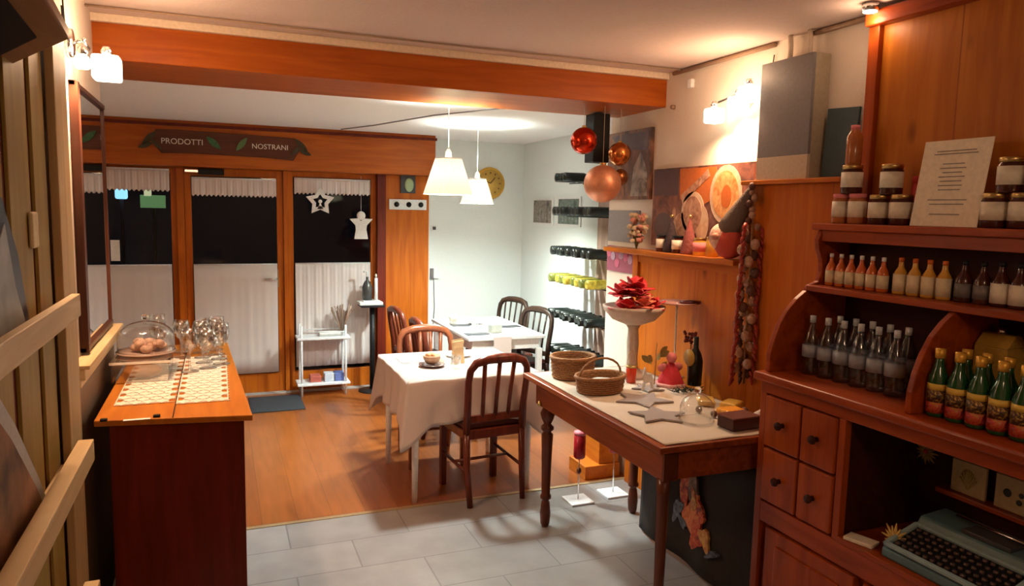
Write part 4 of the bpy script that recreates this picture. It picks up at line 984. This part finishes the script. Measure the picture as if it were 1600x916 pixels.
hb('lower_rail', (HXF, HY0, .515), (HXF+.03, HY1-.035, .60))
hb('plinth', (HXF+.02, HY0, 0), (HXF+.05, HY1-.01, .09))
for i, y in enumerate((2.075, 1.90)):
    for j, z in enumerate((.835, .61)):
        d = hb('drawer', (HXF-.008, y, z), (HXF+.03, y+(.165 if i == 1 else .185), z+.205 if j == 0 else z+.215), HUTCHZ, .006)
        c = Vector((2.2, 1.5, 0)); kc = Vector((HXF-.008, y+.085, z+.105)) - c
        MB().lathe([(.010, 0), (.008, .012), (.017, .022), (.015, .03), (0, .032)], R=RY(-PI/2), c=kc, n=14).build('knob', HDARK, d)
for y0, y1 in ((1.78, 2.22), (1.30, 1.74), (.80, 1.26)):
    d = hb('cupboard_door', (HXF-.006, y0, .10), (HXF+.03, y1, .505), HUTCHZ, .004)
    hb('door_panel', (HXF-.014, y0+.06, .16), (HXF-.005, y1-.06, .45), HUTCHZ, .006, d)
# curved ends
curve = [(2.045, 1.128), (2.045, 1.20), (2.06, 1.26), (2.085, 1.32), (2.12, 1.375), (2.165, 1.42), (2.21, 1.452), (2.225, 1.475), (2.27, 1.49), (2.285, 1.53), (2.28, 1.58), (2.262, 1.62), (2.255, 1.66), (2.27, 1.695), (2.30, 1.715), (HXB, 1.715), (HXB, 1.128)]
def side(y0, y1, zmax, m_, nm='curved_side'):
    P = [(u-2.2, v) for u, v in curve if v <= zmax]
    if zmax < 1.7: P = [(u-2.2, v) for u, v in curve[:7]] + [(HXB-2.2, 1.452), (HXB-2.2, 1.128)]
    MB().prism(P, y0-1.5, y1-1.5, 'xz').build(nm, m_, H, bevel=.003)
side(HY1-.024, HY1, 2, HUTCH); side(1.630, 1.652, 1.46, HUTCH, 'curved_divider'); side(HY0, HY0+.022, 2, HUTCH)
hb('shelf', (2.205, HY0, 1.455), (HXB, HY1-.024, 1.477)); hb('shelf', (2.25, HY0, 1.70), (HXB, HY1+.015, 1.727), bevel=.006)
hb('shelf_rail', (2.27, HY0+.03, 1.655), (2.285, HY1-.024, 1.70), HUTCH)
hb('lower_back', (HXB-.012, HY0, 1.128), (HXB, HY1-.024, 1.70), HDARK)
hb('back_board', (HXB-.0, HY0, 1.10), (HXB+.02, HY1-.12+.03, 2.55), HBACK)
hb('back_frame', (HXB-.025, HY1-.105, 1.728), (HXB+.02, HY1-.055, 2.56), HUTCHZ)
hb('cornice', (HXB-.05, HY0, 2.50), (HXB+.02, HY1-.05, 2.56), HUTCH, .01)

# spotlight on top of the hutch frame
r = empty('spotlight', (2.36, 2.20, 2.578), 0, 'small lit spotlight at ceiling above the hutch corner', 'lamp')
MB().lathe([(.03, -.03), (.032, 0)], n=16).build('housing', CHROME, r); MB().lathe([(.026, -.034), (.026, -.03), (0, -.0299)], n=16).build('lens', SHG, r)
point_light('spot_glow', (0, 0, -.07), E_SPOT, MID, .03, r)

# --- bottles
def bottle(name, cat, R, Hh, prof, glassm, capm, labs, label, grp, cap=(.88, 1.0), capr=None):
    r = empty(name, (0, 0, 0), 0, label, cat, grp)
    MB().lathe([(R*a, Hh*b) for a, b in prof], n=20).build('glass', glassm, r)
    cr = capr or R*prof[-1][0]*1.12
    MB().lathe([(cr, Hh*cap[0]), (cr, Hh*cap[1]*.995), (0, Hh*cap[1])], n=16).build('cap', capm, r)
    for (z0, z1, lm, rr) in labs: MB().lathe([(R*rr, Hh*z0), (R*rr, Hh*z1)], n=20).build('label_band', lm, r)
    return r
WP = [(.9, 0), (1, .03), (.97, .15), (1, .2), (1, .55), (.92, .62), (.6, .76), (.34, .84), (.3, .93)]
JP = [(.9, 0), (1, .04), (1, .5), (.85, .6), (.42, .74), (.34, .86), (.34, .92)]
GP = [(.9, 0), (1, .03), (1, .52), (.9, .6), (.55, .72), (.42, .8), (.40, .92)]
zt = 1.1285
BLUEL = mat('water_label', (.30, .33, .40), .5); PALEC = mat('pale_cap', (.55, .6, .66), .4)
wb = bottle('water_bottle', 'bottle', .034, .235, WP, PETT, PALEC, [(.30, .50, BLUEL, 1.012)], 'x', 'water bottles on the hutch worktop')
first = True
for row in range(2):
    for k in range(6 - row):
        x = 2.185 + .10*row + .004*k; y = 2.205 - .0745*k - .04*row
        lb = 'clear water bottle, %s from the curved side, in the %s row' % (ORD[k], 'front' if row == 0 else 'rear')
        if first: wb.location = (x, y, zt); wb['label'] = lb; first = False
        else: copy_tree(wb, (x, y, zt), 0, lb)
ob = bottle('oil_bottle', 'bottle', .026, .23, GP, YJ, GOLD, [], 'slim amber oil bottle beside the curved divider', 'x'); del ob['group']; ob.location = (2.22, 1.705, zt)
gb = bottle('juice_bottle', 'bottle', .030, .218, GP, DGREEN, GOLD, [(.06, .22, blotch('red_label', [(.10, .01, .02), (.50, .03, .02), (.45, .18, .04)], 60), 1.012), (.22, .40, blotch('dark_yellow_label', [(.02, .015, .01), (.10, .04, .02), (.62, .40, .06)], 70), 1.013), (.40, .49, YEL, 1.012)], 'x', 'green juice bottles on the hutch worktop', cap=(.86, 1.0), capr=.0155)
first = True
for row in range(2):
    for k in range(8):
        x = 2.115 + .075*row; y = 1.596 - .067*k - .034*row
        if y < 1.0: continue
        lb = 'green bottle with gold cap, %s from the divider, %s row' % (ORD[k], 'front' if row == 0 else 'rear')
        if first: gb.location = (x, y, zt); gb['label'] = lb; first = False
        else: copy_tree(gb, (x, y, zt), 0, lb)
r = empty('oil_tin', (2.345, 1.563, zt), .0, 'square yellow oil tin behind the green bottles', 'tin')
MB().box((-.05, -.055, 0), (.05, .055, .22)).prism([(-.05, .22), (.05, .22), (.015, .26), (-.015, .26)], -.055, .055, 'xz').build('body', mat('tin_yellow', (.50, .30, .05), .4), r, bevel=.004)
MB().lathe([(.014, .255), (.014, .28), (0, .281)], n=12).build('cap', CHROME, r)
# middle shelf
zm = 1.4775
oj = bottle('juice_bottle', 'bottle', .021, .130, JP, ORJ, WHITE, [(.10, .48, CREAM, 1.015)], 'x', 'orange bottles on the middle shelf')
for k in range(6):
    lb = 'small orange juice bottle on the middle hutch shelf, %s from its far end' % ORD[k]
    if k == 0: oj.location = (2.30, 2.245, zm); oj['label'] = lb
    else: copy_tree(oj, (2.30, 2.245-.050*k, zm), 0, lb)
yj = bottle('juice_bottle', 'bottle', .0245, .134, JP, YJ, ORJ, [(.08, .55, CREAM, 1.015)], 'x', 'yellow bottles on the middle shelf')
for k in range(4):
    lb = 'small yellow juice bottle on the middle hutch shelf, %s after the orange ones' % ORD[k]
    if k == 0: yj.location = (2.31, 1.928, zm); yj['label'] = lb
    else: copy_tree(yj, (2.31, 1.928-.058*k, zm), 0, lb)
db = bottle('syrup_bottle', 'bottle', .027, .14, JP, JAM, BLACK, [(.12, .45, GREY, 1.012)], 'dark syrup bottle with grey label, the one beside the yellow bottles', 'dark bottles on the middle shelf'); db.location = (2.32, 1.690, zm)
copy_tree(db, (2.325, 1.628, zm), 0, 'dark syrup bottle with grey label, the one beside the white-labelled bottles')
wl = bottle('syrup_bottle', 'bottle', .028, .145, JP, JAM, BLACK, [(.08, .52, LABW, 1.012)], 'x', 'white-labelled dark bottles on the middle shelf')
for k in range(3):
    lb = 'dark syrup bottle with white label on middle shelf, %s after the grey-labelled pair' % ORD[k]
    if k == 0: wl.location = (2.32, 1.565, zm); wl['label'] = lb
    else: copy_tree(wl, (2.32, 1.565-.060*k, zm), 0, lb)
jar('honey_jar', .045, .15, mat('honey', (.50, .24, .03), .15), GREY, mat('honey_label', (.60, .34, .07), .6), 'large honey-yellow jar right of the white-labelled syrup bottles', 'x', (2.32, 1.365, zm)); 
for o in col.objects:
    if o.get('group') == 'x': del o['group']
# top shelf
zu = 1.7275
tj = jar('preserve_jar', .040, .112, JAM, BRASS, LABW, 'x', 'jam jars on the top shelf')
first = True
def putjar(src, x, y, z, lb):
    return copy_tree(src, (x, y, z), random.random(), lb)
tj.location = (2.33, 2.06, zu); tj['label'] = 'dark jam jar on top shelf, lower row, left of the menu sheet, the farther'
putjar(tj, 2.33, 1.965, zu, 'dark jam jar on top shelf, lower row, right beside the menu sheet')
putjar(tj, 2.335, 2.02, zu+.1125, 'dark jam jar stacked on two jars left of the menu sheet')
putjar(tj, 2.33, 1.615, zu, 'dark jam jar on top shelf just right of the menu sheet')
putjar(tj, 2.33, 1.525, zu, 'dark jam jar on top shelf, second right of the menu sheet')
putjar(tj, 2.33, 1.435, zu, 'dark jam jar on top shelf, third right of the menu sheet')
putjar(tj, 2.335, 1.575, zu+.1125, 'dark jam jar stacked on the lower row right of menu sheet, the left one')
putjar(tj, 2.335, 1.480, zu+.1125, 'dark jam jar stacked on the lower row right of menu sheet, the right one')
pj = jar('preserve_jar', .034, .118, PEACH, PINK, LABW, 'slim peach-coloured jar at the far end of top shelf', 'peach jars on the top shelf', (2.33, 2.245, zu))
putjar(pj, 2.33, 2.165, zu, 'slim peach-coloured jar second from the far end of top shelf')
putjar(tj, 2.335, 2.205, zu+.1185, 'dark jam jar stacked on the two slim peach jars')
b = bottle('sauce_bottle', 'bottle', .030, .155, [(.9, 0), (1, .05), (1, .7), (.6, .85), (.5, .9)], PEACH, PINK, [], 'orange sauce bottle topping the stack at the far shelf end', 'sauce', cap=(.85, 1)); b.location = (2.335, 2.205, zu+.2315); del b['group']
o = jar('preserve_jar', .022, .09, RED, RED, None, 'small red jar behind the jam stack left of menu sheet', 'reds', (2.40, 1.955, zu+.1125)); del o['group']; o.location = (2.395, 1.955, zu)
o.scale = (1, 1, 2.0)
# menu sheet
r = empty('menu_sheet', (2.30, 1.775, zu+.001), 0, 'large cream printed sheet leaning between jars on the top shelf', 'menu sheet')
Rm = RY(.16)
MB().box((0, -.125, 0), (.003, .125, .30), 0, Rm, (0, 0, 0)).build('sheet', PAPER, r)
m = MB()
for k, (wd, z) in enumerate(((.09, .26), (.10, .25), (.05, .215), (.06, .20), (.045, .185), (.06, .17), (.05, .155), (.055, .14), (.05, .125), (.09, .09), (.08, .075), (.07, .04))):
    m.box((-.001, -wd*.8, z), (0, wd*.8, z+.0035), 0, Rm, (0, 0, 0))
m.build('printed_text', INK, r)

# niche contents
r = empty('adding_machine', (2.22, 1.49, .6205), 0, 'teal-grey old adding machine with key wells in the hutch niche', 'adding machine')
P = [(-.17, 0), (-.17, .035), (-.02, .085), (.0, .12), (.12, .13), (.15, .10), (.15, 0)]
MB().prism(P, -.21, .21, 'xz').build('body', TEAL, r, bevel=.008)
RK = RY(-math.atan2(.05, .15)); kc = Vector((-.17, 0, .035))
MB().box((-.155, -.18, .0455), (-.03, .18, .049), 0, RK, kc).build('key_bed', BLACK, r)
m = MB().box((-.172, -.20, .044), (-.158, .20, .058), 0, RK, kc).box((-.172, -.20, .044), (-.02, -.186, .058), 0, RK, kc).box((-.172, .186, .044), (-.02, .20, .058), 0, RK, kc).box((-.026, -.20, .044), (-.014, .20, .056), 0, RK, kc)
m.build('rim', mat('pale_teal', (.30, .42, .44), .4), r, bevel=.002)
kk = None
for i in range(5):
    for j in range(14):
        p = kc + RK @ (Vector((-.145+.025*i, -.165+.0254*j, .049)) - kc)
        if kk is None: kk = MB().lathe([(.008, 0), (.0075, .007), (0, .008)], n=8).build('key', mat('key_brown', (.10, .06, .05), .4), r, p)
        else: c = kk.copy(); col.objects.link(c); c.parent = r; c.location = p
MB().tube([(.06, -.24, .145), (.06, .12, .145)], .006).build('platen_rod', CHROME, r)
MB().box((.0, -.10, .121), (.09, .06, .136)).build('ribbon_cover', DGREY, r, bevel=.003)
def straw_star(loc, R, label, m_=None):
    r = empty('straw_star', loc, 0, label, 'straw star', 'straw stars')
    m = MB()
    for k in range(16):
        a = k*PI/8; q = R*(1 if k % 2 == 0 else .8); m.tube([(0, 0, 0), (-.002, q*.5*math.cos(a), q*.5*math.sin(a)), (0, q*math.cos(a), q*math.sin(a))], [.002, .006, .0015], 5)
    m.build('rays', m_ or mat('straw', (.62, .42, .12), .6), r); MB().sphere((-.004, 0, 0), .008, n=8).build('knot', RED, r); return r
r = straw_star((2.10, 1.69, .676), .055, 'bright straw star standing before the adding machine'); 
MB().tube([(0, 0, -.054), (.03, 0, -.054)], .003).build('foot', WICK, r)
straw_star((2.395, 1.83, .905), .05, 'dim straw star hanging in the dark of the niche', mat('shaded_straw', (.30, .19, .07), .7))  # straw colour darkened to carry the shade of the niche
r = empty('niche_ledge', (2.37, 1.38, .79), 0, 'dark red narrow ledge at the rear of the niche', 'ledge')
MB().box((-.02, -.37, 0), (.044, .37, .018)).build('board', HUTCH, r, bevel=.003)
for i, (y, lb) in enumerate(((1.655, 'small cream plant picture standing on the niche ledge, left one'), (1.50, 'small cream picture with dark dots on the niche ledge, right one'))):
    r = empty('framed_picture', (2.375, y-.005, .8085), 0, lb, 'picture')
    MB().box((0, -.062, 0), (.012, .062, .115)).build('frame', mat('cream_frame', (.46, .36, .2), .6), r, bevel=.003)
    m = MB()
    if i == 0:
        for k in range(9): a = -1.0+k*.25; m.tube([(-.002, 0, .02), (-.002, .035*math.sin(a), .02+.07*math.cos(a))], [.0015, .004], 5)
    else:
        m.sphere((-.001, .02, .06), .014, sc=(.3, 1, 1), n=10); m.sphere((-.001, -.02, .04), .010, sc=(.3, 1, 1), n=10); m.sphere((-.001, -.025, .065), .009, sc=(.3, 1, 1), n=10)
    m.build('motif', mat('motif%d' % i, (.40, .30, .10) if i == 0 else (.03, .03, .03), .6), r)
o = MB().box((-.03, -.05, 0), (.03, .05, .012)).build('note_papers', PAPER, None, (2.07, 1.80, .6205), .002, rz=.3); tag(o, 'small stack of cream note papers at left of the niche floor', 'papers')

# ================================================================== LEFT COUNTER
# top follows the photo's slightly skewed outline
r = empty('sales_counter', (-.17, 3.7, 0), 0, 'cherry-brown counter cabinet with orange wood top at left', 'counter')
top = [(-.27, -.72), (.277, -.81), (.205, .80), (-.27, .80)]
MB().prism(top, .928, .952, 'xy').build('counter_top', CTOP, r, bevel=.004)
body = [(-.225, -.69), (.247, -.765), (.18, .77), (-.225, .77)]
MB().prism(body, .0, .928, 'xy').build('cabinet_body', CHERRY, r, bevel=.003)
MB().box((-.006, -.76, .9521), (-.002, .78, .9535)).build('seam', BLACK, r)
for x in (-.235, -.06): MB().box((x-.012, -.745, .9521), (x+.012, -.728, .962)).build('latch', BLACK, r, bevel=.002)
MB().box((-.17, -.76, .9521), (-.08, -.742, .954)).build('paper_strip', PAPERW, r)
# lace mats: star-shaped openings made as woven grid cells
def lace(x0, x1, y0, y1, label):
    m = MB(); s = .048; nx = int((x1-x0)/s); ny = int((y1-y0)/s)
    for i in range(nx):
        for j in range(ny):
            cx = x0+(i+.5)*s + (j % 2)*s*.5; cy = y0+(j+.5)*s
            if cx > x1-.01: continue
            P = starpoly(.031, .019, 6, PI/6); m.prism([(cx+a, cy+b) for a, b in P], 0, .003, 'xy')
    for j in range(ny+1): m.box((x0, y0+j*s-.002, 0), (x1, y0+j*s+.002, .0022))
    for k in range(nx+1): m.box((x0+k*s-.002, y0, 0), (x0+k*s+.002, y0+ny*s, .0018))
    o = m.build('lace_mat', LACE, None, (-.17, 3.5, .954)); return tag(o, label, 'lace mat')
lace(-.225, -.01, -.33, .62, 'cream star-pattern lace mat on the left half of counter')
lace(.0, .20, -.37, .62, 'cream star-pattern lace mat on the right half of counter')
# glassware
cz = .9575
r = empty('glass_case', (-.33, 3.74, cz), 0, 'low clear glass case with bright edges carrying the large dome', 'glass case')
m = MB().box((-.125, -.19, .085), (.115, .16, .093))
m.box((-.12, -.185, 0), (.11, -.180, .085)).box((-.12, .150, 0), (.11, .155, .085)).box((-.12, -.18, 0), (-.115, .15, .085)).box((.105, -.18, 0), (.11, .15, .085)).build('case', GLASS, r)
EDG = mat('pale_edge_glass', (.80, .74, .66), .2)
MB().box((-.126, -.194, .084), (.116, -.189, .094)).box((-.126, .159, .084), (.116, .163, .094)).build('edge', EDG, r)
r2 = empty('bread_loaf', (-.335, 3.66, cz+.0005), 0, 'brown bread loaf inside the low glass case', 'bread')
MB().sphere((0, 0, .030), .075, sc=(1.1, .9, .40), n=20).build('crust', mat('crust', (.30, .13, .05), .7, bump=.4, bs=40), r2)
r = empty('serving_plate', (-.325, 3.755, cz+.0935), 0, 'round pale glass plate under the large dome', 'plate')
MB().lathe([(.05, 0), (.125, .006), (.13, .012), (.05, .008), (0, .008)], n=36).build('plate', mat('rosy_plate', (.62, .42, .34), .25), r)
cloche((-.325, 3.755, cz+.106), .122, .14, 'large clear glass dome on the glass case on counter')
r = empty('pastry_pile', (-.325, 3.755, cz+.102), 0, 'pile of pinkish pastries under the large glass dome', 'pastries')
m = MB()
for k in range(9): a = k*2.4; q = .02+.045*(k % 3)/2; m.sphere((q*math.cos(a), q*math.sin(a), .022+.02*(k % 2)), .028, n=10, sc=(1, 1, .7))
m.build('pastries', mat('pastry', (.62, .38, .28), .6, var=.3), r)
GW = [(.036, 0), (.034, .003), (.006, .010), (.004, .07), (.010, .08), (.030, .10), (.036, .13), (.031, .165), (.029, .165), (.034, .13), (.028, .103), (.0, .085)]
gw = MB().lathe(GW, n=22).build('wine_glass', GLASS, None, (0, 0, cz)); first = True
spots = [(-.06, 3.78), (.00, 3.86), (-.08, 3.92), (-.01, 3.99), (-.09, 4.06), (-.02, 4.12), (-.10, 4.20), (-.03, 4.26), (-.14, 3.72), (-.19, 4.10), (-.20, 4.24), (-.30, 4.10), (-.31, 4.24)]
names = ['nearest wine glass on right half of the counter', 'second wine glass along the counter right edge', 'third wine glass from the front on the counter', 'fourth wine glass from the front on the counter', 'fifth wine glass from the front on the counter', 'sixth wine glass from the front on the counter', 'seventh wine glass from the front on the counter', 'farthest wine glass on the right edge of counter',
         'wine glass standing just right of the large dome', 'wine glass in middle of the rear middle row on counter', 'farthest wine glass in the middle row on counter', 'wine glass by the wall behind the large dome', 'farthest wine glass by the wall on the counter']
for k, (x, y) in enumerate(spots):
    o = gw if first else gw.copy()
    if not first: col.objects.link(o)
    first = False; o.location = (x, y, cz); o.scale = (1.15, 1.15, 1.12+.14*math.sin(k*1.7)); tag(o, 'clear ' + names[k], 'wine glass', 'wine glasses on the counter')
cloche((-.08, 4.36, cz), .06, .13, 'small glass dome at the far end of counter')
o = MB().box((-.05, -.03, 0), (.05, .03, .09)).build('paper_bag_box', mat('cream_box', (.66, .58, .38), .7), None, (-.03, 4.44, cz-.005), .004); tag(o, 'small cream box at the far right end of counter', 'box')

# ================================================================== MIRROR
r = empty('wall_mirror', (-.499, 3.55, 1.175), 0, 'large wall mirror with dark wooden frame on left wall', 'mirror')
MB().box((0, -.35, .02), (.012, .345, 1.0)).build('mirror_glass', mat('mirror_silver', (.92, .92, .92), .02, 1), r)
MB().box((0, -.40, 0), (.03, -.35, 1.02)).box((0, -.40, 0), (.024, .355, .02)).box((0, -.40, 1.0), (.024, .355, 1.02)).box((0, .345, 0), (.02, .357, 1.02)).build('frame', DARKW, r, bevel=.003)

# ================================================================== LEFT RACK (near camera)
r = empty('brochure_rack', (-.45, 1.9, 0), 0, 'cream wooden brochure rack with slats against left wall', 'rack')
MB().box((-.048, -1.3, .0), (-.040, .86, 2.3)).build('back_panel', REDW, r)
for a_, b_ in ((-1.3, -.85), (-.80, -.40), (-.34, .20), (.265, .48), (.54, .70)): MB().box((-.040, a_, 0), (-.030, b_, 2.3)).build('plank', RACKP, r, bevel=.002)
MB().box((-.03, .74, 0), (-.005, .94, 2.3)).build('post', wood('tan_post', (.52, .36, .18), (.42, .28, .13), 'z', .5), r, bevel=.003)
MB().box((-.03, -1.25, 0), (.02, -1.15, 2.05)).build('post', RACKW, r, bevel=.003)
for z, d in ((1.395, .0), (.925, .02), (.45, .02)):
    MB().box((.02, -1.3, z), (.045+d, .70, z+.07)).build('slat', RACKW, r, bevel=.003)
for z in (.92, .45): MB().box((-.03, -1.3, z-.012), (.045, .70, z)).build('ledge', RACKW, r, bevel=.002)
MB().box((-.03, -1.3, 1.383), (.03, .70, 1.395)).build('ledge', RACKW, r, bevel=.002)
# brochures
r = empty('mountain_poster', (-.475, 2.05, 1.396), 0, 'grey-blue mountain brochure standing behind the upper slat', 'brochure')
MB().prism([(-.45, 0), (.22, 0), (.12, .22), (.0, .36), (-.45, .40)], -.002, .004, 'yz').build('cover', NAVY, r)
MB().prism([(-.42, 0), (.18, 0), (.07, .14), (.0, .30), (-.08, .24), (-.2, .1), (-.42, .05)], .0042, .007, 'yz').build('mountain', mat('mountain_grey', (.36, .38, .40), .5, var=.3, bs=10), r)
r = empty('calendar_sheets', (-.465, 1.95, .938), 0, 'fan of brochures with curved pale edge behind lower slat', 'brochure')
P = [(-.5, 0), (.33, 0), (.27, .07), (.17, .17), (.06, .28), (-.05, .37), (-.12, .42), (-.5, .44)]
MB().prism(P, -.008, .004, 'yz').build('sheets', mat('pale_sheet', (.50, .50, .50), .6), r)
MB().prism([(a-.05, b*.92) for a, b in P], .0042, .007, 'yz').build('front_picture', mat('mixed_print', (.26, .12, .06), .6, var=.7, bs=7), r)
o = MB().box((0, -.035, 0), (.012, .035, .10)).build('cream_tag', mat('cream_tag_mat', (.62, .5, .3), .7), None, (-.478, 2.36, 1.62), .01); tag(o, 'small cream tag on the planks above the mountain brochure', 'tag')
# overhead framed board, upper left
Zc = 2.10
C1 = Vector((-.292, 1.879, 0)); A = Vector((-.26, 1.30, 0)); B = Vector((-.527+.02, 2.348, 0))
r = empty('overhead_sign_box', (C1.x, C1.y, Zc), 0, 'wood-framed dark panel overhead at upper left corner', 'panel')
def L3(p): return (p[0]-C1.x, p[1]-C1.y)
C2 = Vector((-.325, 1.86, 0))
outer = [L3(C1), L3((-.492, 2.30)), L3((-.492, .9)), L3((-.23, .9))]
MB().prism(outer, 0, .028, 'xy').build('frame_box', CANW, r, bevel=.004)
MB().prism([L3((-.352, 1.877)), L3((-.478, 2.142)), L3((-.484, 2.142)), L3((-.484, .92)), L3((-.300, .92))], -.003, .0, 'xy').build('dark_panel', mat('dark_screen', (.008, .006, .014), .7, spec=.15), r)
# unseen fixture added for the fill light on the shop front
r = empty('unseen_fill_lamp', (.9, -.4, 2.575), 0, 'added round fill lamp, unseen behind the viewer', 'lamp')
MB().lathe([(.10, -.02), (.12, 0)], n=24).build('base', CHROME, r); MB().lathe([(0, -.07), (.06, -.06), (.10, -.02)], n=24).build('diffuser', SHG, r)
